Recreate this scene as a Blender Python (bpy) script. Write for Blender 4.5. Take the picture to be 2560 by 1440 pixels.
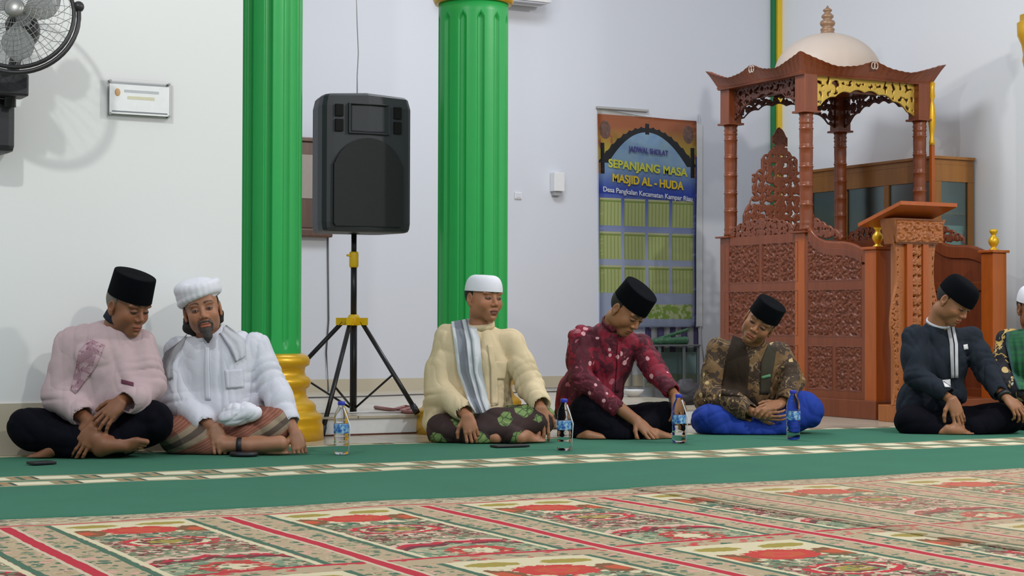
import bpy, bmesh, math, random
import numpy as np
from mathutils import Vector, Matrix
from mathutils.bvhtree import BVHTree

for _o in list(bpy.data.objects): bpy.data.objects.remove(_o)
SC = bpy.context.scene
COL = SC.collection
random.seed(7)

# ---------------------------------------------------------------- camera
F, YAW, PIT, ROL, CH = 4380.0, .494, .0182, .003, .60
CX, CY = 1280.0, 720.0
_fw = np.array([math.sin(YAW)*math.cos(PIT), math.cos(YAW)*math.cos(PIT), math.sin(PIT)])
_r = np.array([math.cos(YAW), -math.sin(YAW), 0.0]); _u = np.cross(_r, _fw)
RGT = _r*math.cos(ROL)+_u*math.sin(ROL); UPV = -_r*math.sin(ROL)+_u*math.cos(ROL); FWD = _fw
CAM = np.array([0, 0, CH])
cam = bpy.data.cameras.new('camera'); camo = bpy.data.objects.new('camera', cam); COL.objects.link(camo)
cam.sensor_width = 36; cam.lens = F/2560*36; cam.clip_end = 60; cam.clip_start = .05
_m = Matrix.Identity(4)
for _i in range(3):
    _m[_i][0] = RGT[_i]; _m[_i][1] = UPV[_i]; _m[_i][2] = -FWD[_i]; _m[_i][3] = CAM[_i]
camo.matrix_world = _m
SC.camera = camo

# ---------------------------------------------------------------- world and lights
W = bpy.data.worlds.new('world'); SC.world = W; W.use_nodes = True
_bg = W.node_tree.nodes['Background']; _bg.inputs[0].default_value = (.80, .88, 1.0, 1); _bg.inputs[1].default_value = .50
SC.view_settings.view_transform = 'Standard'; SC.view_settings.look = 'None'
SC.view_settings.gamma = 1; SC.view_settings.use_curve_mapping = False
SC.view_settings.exposure = 0.0
SC.cycles.max_bounces = 8; SC.cycles.diffuse_bounces = 3; SC.cycles.glossy_bounces = 3; SC.cycles.transmission_bounces = 8; SC.cycles.transparent_max_bounces = 10
SC.cycles.caustics_reflective = False; SC.cycles.caustics_refractive = False
def area(name, loc, size, power, col=(1, 1, 1), target=None):
    l = bpy.data.lights.new(name, 'AREA'); l.shape = 'RECTANGLE'; l.size, l.size_y = size; l.energy = power; l.color = col
    o = bpy.data.objects.new(name, l); COL.objects.link(o); o.location = loc
    if target is not None:
        o.rotation_euler = (Vector(target)-Vector(loc)).to_track_quat('-Z', 'Y').to_euler()
    return o
def lamp(name, loc, power, radius, col=(1, 1, 1)):
    l = bpy.data.lights.new(name, 'POINT'); l.energy = power; l.shadow_soft_size = radius; l.color = col
    o = bpy.data.objects.new(name, l); COL.objects.link(o); o.location = loc
    return o
lamp('ceiling_lamp_light', (.35, 4.9, 3.7), 165, .07, (.97, 1, .97))
lamp('ceiling_lamp_light', (6.8, 4.2, 3.7), 330, .10, (1, .97, .93))
lamp('ceiling_lamp_light', (3.3, 2.2, 3.8), 210, .10, (1, .98, .95))
area('ceiling_panel_light', (5.2, 8.9, 3.9), (1.2, 1.2), 80, (.90, .94, 1))

# ---------------------------------------------------------------- pixel <-> place helpers
def ray(x, y): return FWD+(x-CX)/F*RGT-(y-CY)/F*UPV
def at_t(x, y, t): return CAM+t*ray(x, y)
def on_z(x, y, z=0.0):
    d = ray(x, y); return CAM+(z-CH)/d[2]*d
def on_y(x, y, Y):
    d = ray(x, y); return CAM+Y/d[1]*d
def on_x(x, y, X):
    d = ray(x, y); return CAM+X/d[0]*d
def V(p): return Vector([float(a) for a in p])

# ---------------------------------------------------------------- object helpers
def tag(o, label=None, cat=None, group=None, kind=None):
    if label: o['label'] = label
    if cat: o['category'] = cat
    if group: o['group'] = group
    if kind: o['kind'] = kind
    return o
def empty(name, loc, label, cat, group=None):
    o = bpy.data.objects.new(name, None); COL.objects.link(o); o.location = V(loc); o.empty_display_size = .05
    return tag(o, label, cat, group)
def link_mesh(name, me, mats, parent=None, loc=None, smooth=False):
    """vertices are in world coordinates; they are shifted to be local to the parent chain / loc"""
    o = bpy.data.objects.new(name, me); COL.objects.link(o)
    for m in (mats if isinstance(mats, (list, tuple)) else [mats]):
        me.materials.append(m)
    off = Vector((0, 0, 0))
    if parent is not None:
        o.parent = parent; p = parent
        while p is not None: off += p.location; p = p.parent
    elif loc is not None:
        off = V(loc); o.location = off
    if off.length > 0: me.transform(Matrix.Translation(-off))
    if smooth: me.polygons.foreach_set('use_smooth', [True]*len(me.polygons))
    me.update()
    return o
class MB:
    """collects shapes in world coordinates, links as one mesh"""
    def __init__(s): s.bm = bmesh.new()
    def box(s, lo, hi, M=None, mat=0, bev=0.0):
        lo = [float(a) for a in lo]; hi = [float(a) for a in hi]
        lo, hi = [min(a, b) for a, b in zip(lo, hi)], [max(a, b) for a, b in zip(lo, hi)]
        b2 = bmesh.new() if bev else s.bm
        vs = [b2.verts.new((x, y, z)) for x in (lo[0], hi[0]) for y in (lo[1], hi[1]) for z in (lo[2], hi[2])]
        fs = []
        for f in ((0, 1, 3, 2), (4, 6, 7, 5), (0, 4, 5, 1), (2, 3, 7, 6), (0, 2, 6, 4), (1, 5, 7, 3)):
            fc = b2.faces.new([vs[i] for i in f]); fc.material_index = mat; fs.append(fc)
        if bev:
            bmesh.ops.bevel(b2, geom=list(b2.edges), offset=bev, segments=2, affect='EDGES', profile=.6)
            for f in b2.faces: f.material_index = mat
            s._merge(b2, M)
        elif M is not None:
            for v in vs: v.co = M @ v.co
        return s
    def _merge(s, b2, M=None):
        me = bpy.data.meshes.new('t'); b2.to_mesh(me); b2.free()
        if M is not None: me.transform(M)
        s.bm.from_mesh(me); bpy.data.meshes.remove(me)
    def tube(s, pts, r, n=8, mat=0, cap=True, flat=None):
        pts = [V(p) for p in pts]
        rs = r if isinstance(r, (list, tuple)) else [r]*len(pts)
        rings = []
        up = Vector((0, 0, 1))
        for i, p in enumerate(pts):
            t = (pts[min(i+1, len(pts)-1)]-pts[max(i-1, 0)])
            if t.length < 1e-9: t = Vector((0, 0, 1))
            t.normalize()
            a = t.cross(up)
            if a.length < .05: a = t.cross(Vector((0, 1, 0)))
            a.normalize(); b = t.cross(a)
            rings.append([s.bm.verts.new(p+rs[i]*(math.cos(2*math.pi*k/n)*a+math.sin(2*math.pi*k/n)*b)) for k in range(n)])
        for i in range(len(rings)-1):
            for k in range(n):
                f = s.bm.faces.new((rings[i][k], rings[i][(k+1) % n], rings[i+1][(k+1) % n], rings[i+1][k])); f.material_index = mat; f.smooth = True
        if cap:
            for rg in (rings[0], rings[-1]):
                f = s.bm.faces.new(rg); f.material_index = mat
        return s
    def lathe(s, c, prof, n=40, mat=0, M=None, smooth=True, sx=1, sy=1, fn=None):
        """prof: list of (r,z) above c"""
        c = V(c); rings = []
        for r, z in prof:
            rg = []
            for k in range(n):
                a = 2*math.pi*k/n
                rr = r*(fn(a, z) if fn else 1)
                v = Vector((rr*sx*math.cos(a), rr*sy*math.sin(a), z))
                if M is not None: v = M @ v
                rg.append(s.bm.verts.new(c+v))
            rings.append(rg)
        for i in range(len(rings)-1):
            for k in range(n):
                f = s.bm.faces.new((rings[i][k], rings[i][(k+1) % n], rings[i+1][(k+1) % n], rings[i+1][k])); f.smooth = smooth; f.material_index = mat
        for rg in (rings[0], rings[-1]):
            f = s.bm.faces.new(rg); f.material_index = mat
        return s
    def prism(s, poly, d, mat=0):
        """poly: 3D planar points, extruded by vector d"""
        a = [s.bm.verts.new(V(p)) for p in poly]; b = [s.bm.verts.new(V(p)+V(d)) for p in poly]
        n = len(a)
        f1 = s.bm.faces.new(a); f2 = s.bm.faces.new(list(reversed(b))); f1.material_index = f2.material_index = mat
        for i in range(n):
            f = s.bm.faces.new((a[i], b[i], b[(i+1) % n], a[(i+1) % n])); f.material_index = mat
        return s
    def grid(s, P, mat=0, smooth=True, uv=None):
        """P: 2D list of points"""
        vs = [[s.bm.verts.new(V(p)) for p in row] for row in P]
        for i in range(len(vs)-1):
            for j in range(len(vs[0])-1):
                f = s.bm.faces.new((vs[i][j], vs[i][j+1], vs[i+1][j+1], vs[i+1][j])); f.smooth = smooth; f.material_index = mat
        return vs
    def ball(s, c, r, mat=0, seg=16, M=None):
        b2 = bmesh.new(); bmesh.ops.create_uvsphere(b2, u_segments=seg, v_segments=max(8, seg//2), radius=1.0)
        rr = r if isinstance(r, (list, tuple)) else (r, r, r)
        T = Matrix.Translation(V(c)) @ (M.to_4x4() if M is not None else Matrix.Identity(4)) @ Matrix.Diagonal((rr[0], rr[1], rr[2], 1))
        for f in b2.faces: f.smooth = True; f.material_index = mat
        s._merge(b2, T); return s
    def build(s, name, mats, parent=None, loc=None, recalc=True):
        if recalc: bmesh.ops.recalc_face_normals(s.bm, faces=s.bm.faces)
        me = bpy.data.meshes.new(name); s.bm.to_mesh(me); s.bm.free()
        return link_mesh(name, me, mats, parent, loc)

# ---------------------------------------------------------------- node expression helper
class G:
    def __init__(s, name):
        s.m = bpy.data.materials.new(name); s.m.use_nodes = True
        s.nt = s.m.node_tree; s.p = s.nt.nodes['Principled BSDF']
    def n(s, t, **k):
        x = s.nt.nodes.new(t)
        for a, b in k.items(): setattr(x, a, b)
        return x
    def val(s, inp, v):
        if isinstance(v, E): s.nt.links.new(v.s, inp)
        elif isinstance(v, (tuple, list)):
            inp.default_value = tuple(v)+((1,) if len(v) == 3 and len(inp.default_value) == 4 else ())
        else: inp.default_value = v
    def math(s, op, a, b=None, c=None):
        x = s.n('ShaderNodeMath', operation=op)
        s.val(x.inputs[0], a)
        if b is not None: s.val(x.inputs[1], b)
        if c is not None: s.val(x.inputs[2], c)
        return E(s, x.outputs[0])
    def coords(s, kind='Object'):
        tc = s.n('ShaderNodeTexCoord'); sp = s.n('ShaderNodeSeparateXYZ')
        s.nt.links.new(tc.outputs[kind], sp.inputs[0])
        return E(s, tc.outputs[kind]), E(s, sp.outputs[0]), E(s, sp.outputs[1]), E(s, sp.outputs[2])
    def vec(s, x, y, z=0.0):
        c = s.n('ShaderNodeCombineXYZ'); s.val(c.inputs[0], x); s.val(c.inputs[1], y); s.val(c.inputs[2], z); return E(s, c.outputs[0])
    def noise(s, v, scale, detail=2.0, rough=.5, dist=0.0, color=False):
        x = s.n('ShaderNodeTexNoise'); s.val(x.inputs['Vector'], v); x.inputs['Scale'].default_value = scale
        x.inputs['Detail'].default_value = detail; x.inputs['Roughness'].default_value = rough; x.inputs['Distortion'].default_value = dist
        return E(s, x.outputs['Color' if color else 'Fac'])
    def voro(s, v, scale, feature='F1', out='Distance', rnd=1.0):
        x = s.n('ShaderNodeTexVoronoi', feature=feature); s.val(x.inputs['Vector'], v); x.inputs['Scale'].default_value = scale
        x.inputs['Randomness'].default_value = rnd
        return E(s, x.outputs[out])
    def white(s, v):
        x = s.n('ShaderNodeTexWhiteNoise'); s.val(x.inputs['Vector'], v); return E(s, x.outputs['Value'])
    def mix(s, f, a, b):
        x = s.n('ShaderNodeMix', data_type='RGBA'); s.val(x.inputs[0], f); s.val(x.inputs[6], a); s.val(x.inputs[7], b)
        return E(s, x.outputs[2])
    def ramp(s, f, stops, interp='LINEAR'):
        x = s.n('ShaderNodeValToRGB'); x.color_ramp.interpolation = interp
        el = x.color_ramp.elements
        while len(el) < len(stops): el.new(.5)
        for e, (p, c) in zip(el, stops): e.position = p; e.color = tuple(c)+(1,)
        s.val(x.inputs[0], f); return E(s, x.outputs[0])
    def attr(s, name):
        x = s.n('ShaderNodeAttribute'); x.attribute_name = name; return E(s, x.outputs['Color'])
    def out(s, col, rough=.6, metal=0.0, bump=None, bs=.3, bd=.01, spec=None, **kw):
        s.val(s.p.inputs['Base Color'], col); s.val(s.p.inputs['Roughness'], rough); s.val(s.p.inputs['Metallic'], metal)
        if spec is not None: s.p.inputs['Specular IOR Level'].default_value = spec
        for k, v in kw.items(): s.val(s.p.inputs[k.replace('_', ' ')], v)
        if bump is not None:
            b = s.n('ShaderNodeBump'); b.inputs['Strength'].default_value = bs; b.inputs['Distance'].default_value = bd
            s.val(b.inputs['Height'], bump); s.nt.links.new(b.outputs[0], s.p.inputs['Normal'])
        return s.m
class E:
    def __init__(s, g, sock): s.g = g; s.s = sock
    def __add__(s, o): return s.g.math('ADD', s, o)
    __radd__ = __add__
    def __sub__(s, o): return s.g.math('SUBTRACT', s, o)
    def __rsub__(s, o): return s.g.math('SUBTRACT', o, s)
    def __mul__(s, o): return s.g.math('MULTIPLY', s, o)
    __rmul__ = __mul__
    def __truediv__(s, o): return s.g.math('DIVIDE', s, o)
    def __abs__(s): return s.g.math('ABSOLUTE', s)
    def lt(s, o): return s.g.math('LESS_THAN', s, o)
    def gt(s, o): return s.g.math('GREATER_THAN', s, o)
    def fract(s): return s.g.math('FRACT', s)
    def floor(s): return s.g.math('FLOOR', s)
    def sin(s): return s.g.math('SINE', s)
    def sq(s): return s.g.math('MULTIPLY', s, s)
    def sqrt(s): return s.g.math('SQRT', s)
    def max(s, o): return s.g.math('MAXIMUM', s, o)
    def min(s, o): return s.g.math('MINIMUM', s, o)
    def band(s, a, b): return s.gt(a)*s.lt(b)
    def inv(s): return 1.0-s

def srgb(r, g, b):
    f = lambda c: (c/255/12.92) if c/255 <= .04045 else ((c/255+.055)/1.055)**2.4
    return (f(r), f(g), f(b))
def plain(name, col, rough=.5, metal=0.0, noise=.06, scale=30, bs=.1, bd=.002, spec=None, **kw):
    g = G(name); v, x, y, z = g.coords()
    nz = g.noise(v, scale, 3)
    c = g.mix(nz, tuple(a*(1-noise) for a in col), tuple(min(1, a*(1+noise)) for a in col))
    return g.out(c, rough, metal, nz, bs, bd, spec, **kw)
def crease(g, v, sc=9):
    """sharp irregular cloth creases as a height value"""
    mp = g.n('ShaderNodeMapping'); mp.inputs['Scale'].default_value = (1.25, 1.25, .50); mp.inputs['Rotation'].default_value = (.25, .35, 0); g.val(mp.inputs['Vector'], v); vv = E(g, mp.outputs[0])
    a = g.noise(vv, sc*.75, 1, .4, .5)
    r1 = 1.0-abs(a*2-1)*2.6
    return r1.max(0).sq()
def fabric(name, col, rough=.85, dark=.12, scale=900, wr=18, bs=.25, sheen=.2, cr=1.0):
    g = G(name); v, x, y, z = g.coords()
    n1 = g.noise(v, wr, 4, .6); n2 = g.noise(v, scale, 1)
    c = g.mix(n2*.5+n1*.5, tuple(a*(1-dark) for a in col), tuple(min(1, a*(1+dark)) for a in col))
    m = g.out(c, rough, 0, n1*.6+n2*.10-crease(g, v, wr*.62)*.7*cr, bs*1.5, .016); g.p.inputs['Specular IOR Level'].default_value = .25 if sheen > .1 else .08
    return m

# materials ------------------------------------------------------------------
def wall_mat(name, col):
    g = G(name); v, x, y, z = g.coords()
    n = g.noise(v, 1.2, 3); n2 = g.noise(v, 60, 2)
    return g.out(g.mix(n, tuple(a*.97 for a in col), col), .55, 0, n2, .05, .004)
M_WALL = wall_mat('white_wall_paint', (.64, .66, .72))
M_WALL3 = wall_mat('right_wall_lit_paint', (.88, .90, .93))  # wall paint with the right wall's stronger light put into its colour
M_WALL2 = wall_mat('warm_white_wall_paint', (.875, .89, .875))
def wood_mat(name, dark, light, rough=.34, axis='z'):
    g = G(name); v, x, y, z = g.coords()
    vv = g.vec(x*9, y*9, z*1.1)
    n = g.noise(vv, 3.0, 5, .6, .6); n2 = g.noise(vv, 16, 2)
    return g.out(g.mix(n, dark, light), rough, 0, n*.5+n2*.5, .08, .004, Coat_Weight=.12, Coat_Roughness=.25)
M_WOOD = wood_mat('teak_wood', srgb(100, 46, 22), srgb(148, 76, 38))
M_WOODL = wood_mat('lit_teak_wood', srgb(150, 72, 20), srgb(194, 98, 34))  # same teak, brighter orange of the lit front put into the colour
M_WOODD = wood_mat('dark_carved_wood', srgb(62, 28, 18), srgb(104, 52, 32), .4)
M_CARVE = wood_mat('carved_teak_wood', srgb(92, 42, 24), srgb(142, 74, 42), .4)
M_CARVEL = wood_mat('honey_carved_teak_wood', srgb(140, 76, 34), srgb(192, 118, 60), .4)
M_CAB = wood_mat('honey_oak_wood', srgb(140, 88, 34), srgb(176, 118, 52), .4)
M_GOLD = plain('gold_paint', srgb(222, 170, 28), .33, .35, .06, 40)
M_GOLDC = plain('gold_leaf_carving', srgb(214, 178, 84), .35, .5, .1, 60)
M_CREAM = plain('cream_dome_paint', srgb(192, 176, 162), .5, 0, .04, 8)
M_GREEN = plain('green_gloss_paint', srgb(36, 170, 80), .38, 0, .05, 12, bs=.12, bd=.004)
M_DGREEN = plain('dark_green_paint', srgb(20, 120, 70), .4)
M_YEL = plain('yellow_paint', srgb(226, 190, 40), .4)
M_BLACK = plain('black_moulded_plastic', (.010, .011, .014), .42, 0, .2, 400, bs=.3)
M_PORT = plain('port_shade_black', (.0012, .0012, .0014), .9)  # near-black colour stands in for the shade inside the flush bass ports
M_SPKP = plain('charcoal_moulded_plastic', (.026, .030, .036), .5, 0, .2, 400, bs=.3)
M_GRILLE = plain('black_speaker_grille', (.006, .007, .009), .6, 0, .3, 600, bs=.6)
M_BMETAL = plain('black_painted_metal', (.012, .012, .014), .35, .2)
M_YPLAS = plain('yellow_plastic', srgb(235, 190, 20), .4)
M_WHITEP = plain('white_plastic', (.75, .75, .76), .35)
M_TILE = None
def tile_mat():
    g = G('beige_floor_tile'); v, x, y, z = g.coords()
    fx = (x/.6).fract(); fy = (y/.6).fract()
    gr = fx.lt(.012).max(fy.lt(.012))
    n = g.noise(v, 6, 4)
    c = g.mix(n, srgb(176, 166, 146), srgb(196, 186, 168))
    return g.out(g.mix(gr, c, srgb(120, 110, 98)), .22)
M_TILE = tile_mat()
def glass_mat(name, tint, mixf=.82, rough=.05):
    m = bpy.data.materials.new(name); m.use_nodes = True; nt = m.node_tree; nt.nodes.clear()
    o = nt.nodes.new('ShaderNodeOutputMaterial'); mx = nt.nodes.new('ShaderNodeMixShader'); t = nt.nodes.new('ShaderNodeBsdfTransparent'); gl = nt.nodes.new('ShaderNodeBsdfGlossy')
    t.inputs[0].default_value = tuple(tint)+(1,); gl.inputs['Roughness'].default_value = rough
    fr = nt.nodes.new('ShaderNodeFresnel'); fr.inputs[0].default_value = 1.45
    ad = nt.nodes.new('ShaderNodeMath'); ad.operation = 'ADD'; ad.inputs[1].default_value = 1-mixf-.05
    nt.links.new(fr.outputs[0], ad.inputs[0]); nt.links.new(ad.outputs[0], mx.inputs[0])
    nt.links.new(t.outputs[0], mx.inputs[1]); nt.links.new(gl.outputs[0], mx.inputs[2]); nt.links.new(mx.outputs[0], o.inputs[0])
    return m
M_GLASS = glass_mat('greenish_cabinet_glass', (.72, .88, .86), .88, .22)
M_ACRYL = glass_mat('clear_acrylic', (1, 1, 1), .995, .15)
M_PET = glass_mat('clear_bottle_plastic', (.80, .88, .93), .78, .12)
def water_mat():
    g = G('clear_bottle_water'); g.p.inputs['Transmission Weight'].default_value = 1.0
    return g.out((.93, .97, 1.0), .10, 0, IOR=1.10)
M_WATER = water_mat()

# ---------------------------------------------------------------- setting
YB, XR, YL = 11.3, 8.50, 7.80
def structure(name, mb, mats):
    return tag(mb.build(name, mats), kind='structure')
structure('floor', MB().box((-4, -2, -.06), (XR+.12, YB+.12, 0)), M_TILE)
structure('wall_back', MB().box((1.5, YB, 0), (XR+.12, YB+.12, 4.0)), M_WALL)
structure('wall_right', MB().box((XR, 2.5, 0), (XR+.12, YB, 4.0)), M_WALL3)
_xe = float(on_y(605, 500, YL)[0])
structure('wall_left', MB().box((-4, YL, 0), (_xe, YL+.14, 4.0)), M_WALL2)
_bm = plain('beige_skirting_tile', srgb(196, 186, 164), .3, 0, .06, 5)
structure('baseboard_left', MB().box((-4, YL-.012, 0), (_xe, YL-.0002, .228)), _bm)
structure('baseboard_back', MB().box((1.5, YB-.012, .1), (XR-.02, YB-.0002, .185)), _bm)
structure('baseboard_right', MB().box((XR-.012, 2.5, 0), (XR-.0002, YB-.02, .185)), _bm)
YE = 8.377
_pl = MB().box((2.2, YE, 0), (6.2, YB-.012, .088), mat=1).box((2.19, YE-.012, .088), (6.21, YB-.012, .1), mat=0)
_pl.box((2.2, YE-.004, 0), (6.2, YE, .008), mat=2)
structure('trim_1', _pl, [M_TILE, plain('white_tile_riser', (.72, .73, .75), .25), M_WOODD])
# corner moulding (green with yellow centre)
_x0 = float(on_y(1926, 0, YB)[0]); _x1 = float(on_y(1964, 0, YB)[0])
_cm = MB().box((_x0, YB-.03, .1), (_x1, YB, 4.0), mat=0)
_cm.box((_x0+.035, YB-.05, .1), (_x1-.035, YB-.03, 4.0), mat=1)
structure('trim_2', _cm, [M_DGREEN, M_YEL])

# ---------------------------------------------------------------- carpets
def carpet_patterned(name, x0, period, pale):
    g = G(name); v, X, Y, Z = g.coords('Object')
    nz = g.noise(v, 14, 2); nz2 = g.noise(g.vec(X, Y+3.1, 0), 22, 2)
    xw = X+(nz-.5)*.010; yw = Y+(nz2-.5)*.012
    u = ((xw-x0)/period).fract()*period              # 0..period metres across, red line at 0
    k = ((5.0-yw)/1.2)
    w = k.fract()*1.2                                 # 0 at the far end of a cell, grows towards the camera
    uc = u-period*.5
    au = abs(uc)
    cream = srgb(226, 214, 176); beige = srgb(190, 168, 134); green = srgb(66, 108, 84); lgreen = srgb(140, 146, 112)
    red = srgb(196, 22, 52) if not pale else srgb(176, 30, 50)
    dred = srgb(134, 40, 48); pink = srgb(222, 168, 150); orange = srgb(204, 84, 44); brown = srgb(132, 84, 44); olive = srgb(168, 150, 60); maroon = srgb(112, 34, 44)
    vb = g.vec(xw, yw, 0)
    # side borders: beige ground with green leaves and pink flowers
    v1 = g.voro(vb, 26); v1c = g.voro(vb, 26, out='Color'); sc = g.n('ShaderNodeSeparateColor'); g.nt.links.new(v1c.s, sc.inputs[0]); rc = E(g, sc.outputs[0]); rc2 = E(g, sc.outputs[1])
    c = g.mix(rc.gt(.45)*v1.lt(.45), beige, lgreen)
    c = g.mix(rc.gt(.72)*v1.lt(.40), c, green)
    c = g.mix(rc2.gt(.78)*v1.lt(.42), c, pink)
    v2 = g.voro(vb, 55); c = g.mix(v2.lt(.22), c, srgb(214, 196, 160))
    v3 = g.voro(vb, 38, out='Color'); s3 = g.n('ShaderNodeSeparateColor'); g.nt.links.new(v3.s, s3.inputs[0]); r3 = E(g, s3.outputs[0]); d3 = g.voro(vb, 38)
    c = g.mix(r3.gt(.62)*d3.lt(.36), c, green); c = g.mix(r3.lt(.14)*d3.lt(.40), c, srgb(176, 150, 112))
    # field
    half = period*.5-.12
    infield = (au+(g.noise(vb, 60, 1)-.5)*.008).lt(half)
    fnoise = g.voro(vb, 30); fcol = g.voro(vb, 30, out='Color'); sc2 = g.n('ShaderNodeSeparateColor'); g.nt.links.new(fcol.s, sc2.inputs[0]); fr = E(g, sc2.outputs[0]); fg = E(g, sc2.outputs[1])
    f = g.mix(w.lt(.36), lgreen, cream)
    # flower cluster zone in the middle
    clus = (w+(g.noise(vb, 16, 2)-.5)*.14).band(.36, .74)
    f = g.mix(clus, f, g.mix(g.noise(vb, 26, 3).gt(.5), srgb(150, 120, 96), srgb(122, 132, 100)))
    f = g.mix(clus*fr.gt(.35)*fnoise.lt(.46), f, g.mix(fg.gt(.5), maroon, dred)); f = g.mix(clus*fr.lt(.35)*fnoise.lt(.50), f, g.mix(fg.gt(.4), pink, srgb(232, 204, 180)))
    f = g.mix(clus*(g.voro(vb, 72)).lt(.26)*fg.gt(.5), f, srgb(190, 40, 56))
    f = g.mix(clus*(g.voro(vb, 60)).lt(.25), f, srgb(232, 206, 180))
    grn = w.band(.27, .44)*g.noise(vb, 20, 2).gt(.47)
    f = g.mix(grn, f, g.mix(fr.gt(.5), green, lgreen))
    # centre red medallion with orange heart, two brown flowers beside it
    def ell(cx, cy, rx, ry, warp=.0):
        a = (uc-cx)/rx; b = (w-cy)/ry
        e = (a.sq()+b.sq()).sqrt()
        return e+(g.noise(vb, 38, 2)-.5)*warp if warp else e
    m1 = ell(0, .22, .115, .085, .9); f = g.mix(m1.lt(1), f, srgb(206, 54, 44)); f = g.mix(m1.lt(.55), f, orange); f = g.mix(m1.lt(.25), f, srgb(214, 60, 60))
    for sx in (-1, 1):
        m2 = ell(sx*.155, .24, .055, .075, 1.0); f = g.mix(m2.lt(1), f, brown); f = g.mix(m2.lt(.5), f, orange)
        m2 = ell(sx*.10, .08, .07, .035, .9); f = g.mix(m2.lt(1), f, olive)
    m3 = ell(0, .50, .135, .095, .3); f = g.mix(m3.lt(1), f, srgb(206, 34, 52)); f = g.mix(m3.lt(.78), f, cream); f = g.mix(m3.lt(.66), f, dred); f = g.mix(m3.lt(.45), f, olive)
    # arch: pointed niche lines lower down
    arch = w-(.74+au*.55+((au*38).sin())*.018)
    f = g.mix(arch.band(0, .035), f, srgb(226, 190, 170)); f = g.mix(arch.band(.035, .075), f, red); f = g.mix(arch.band(.075, .11), f, maroon)
    f = g.mix(arch.gt(.11), f, g.mix(g.noise(vb, 24, 3).gt(.5), srgb(126, 148, 118), srgb(178, 176, 140)))
    m4 = ell(0, 1.02, .09, .10, .8); f = g.mix(m4.lt(1), f, srgb(196, 60, 50)); f = g.mix(m4.lt(.5), f, cream)
    spk = g.voro(vb, 64, out='Color'); ss = g.n('ShaderNodeSeparateColor'); g.nt.links.new(spk.s, ss.inputs[0]); s0 = E(g, ss.outputs[0]); s1 = E(g, ss.outputs[1])
    f = g.mix(s0.gt(.84)*w.gt(.30), f, g.mix(s1.gt(.5), srgb(98, 76, 52), srgb(96, 128, 92))); f = g.mix(s0.lt(.09)*w.gt(.30), f, srgb(214, 184, 154))
    c = g.mix(infield, c, f)
    # thin lines around the field
    edge = abs(au-half)
    c = g.mix(edge.lt(.010), c, green); c = g.mix(abs(au-(half-.022)).lt(.009)*w.gt(.03), c, cream)
    # end border of each cell
    eb = w.gt(1.10)
    eb2 = (k.lt(0)).max(0)
    bd = g.mix(g.voro(g.vec(X, Y*1.6, 0), 30).lt(.42)*rc2.gt(.35), beige, g.mix(rc.gt(.5), srgb(206, 60, 60), green))
    c = g.mix(eb, c, bd)
    c = g.mix(abs(w-1.10).lt(.012), c, red)
    # divider
    du = u.min(period-u)
    ln = .017 if not pale else .010
    c = g.mix(du.lt(ln+.012), c, srgb(216, 196, 168)); c = g.mix(du.lt(ln), c, red)
    # far border of the rug
    far = yw.gt(5.0)
    bv = g.voro(g.vec(X*1.0, Y*1.5, 0), 24); bw = g.noise(vb, 30, 2)
    fb = g.mix(bw.gt(.5), srgb(176, 158, 128), srgb(206, 190, 156)); fb = g.mix(bv.lt(.34)*rc.gt(.45), fb, g.mix(rc2.gt(.6), srgb(92, 62, 56), green)); fb = g.mix(bv.lt(.36)*rc.lt(.28), fb, srgb(224, 212, 184)); fb = g.mix(bv.lt(.22)*rc2.gt(.8), fb, srgb(186, 92, 60))
    fb = g.mix(yw.lt(5.04), fb, srgb(200, 172, 140)); fb = g.mix(abs(yw-5.035-((X*9).sin())*.02).lt(.008), fb, red)
    c = g.mix(far, c, fb)
    c = g.mix(.22 if pale else .0, c, srgb(200, 168, 136))
    pile = g.noise(v, 700, 2)
    c = g.mix(pile*.28, c, (.07, .045, .03))
    return g.out(c, .95, 0, pile, .5, .004)
def carpet_green():
    g = G('green_carpet_with_block_stripes'); v, X, Y, Z = g.coords('Object')
    nz = g.noise(v, 500, 2); n3 = g.noise(v, 3, 3)
    green = g.mix(n3*.6+nz*.4, srgb(36, 98, 74), srgb(54, 120, 94))
    def strip(y0, y1, off):
        s = Y.band(y0, y1)
        u = ((X+off)/.235).fract()
        t = (Y-y0)/(y1-y0)
        blk = g.mix(u.lt(.55)*t.band(.2, .8), srgb(146, 140, 108), srgb(222, 214, 184))
        b2 = u.band(.60, .93)
        rn = g.voro(v, 40); blk = g.mix(b2*rn.lt(.45), blk, srgb(170, 120, 74)); blk = g.mix(u.band(.70, .78)*t.band(.1, .9), blk, srgb(70, 96, 76))
        blk = g.mix(u.band(.93, .99), blk, srgb(60, 74, 60)); blk = g.mix(t.lt(.1).max(t.gt(.9)), blk, srgb(190, 176, 142))
        return s, blk
    c = green
    for a in ((6.27, 6.43, 0.0), (6.47, 6.65, .11), (7.60, 7.70, .05)):
        s, b = strip(*a); c = g.mix(s, c, b)
    return g.out(c, .95, 0, nz, .5, .004)
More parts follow.
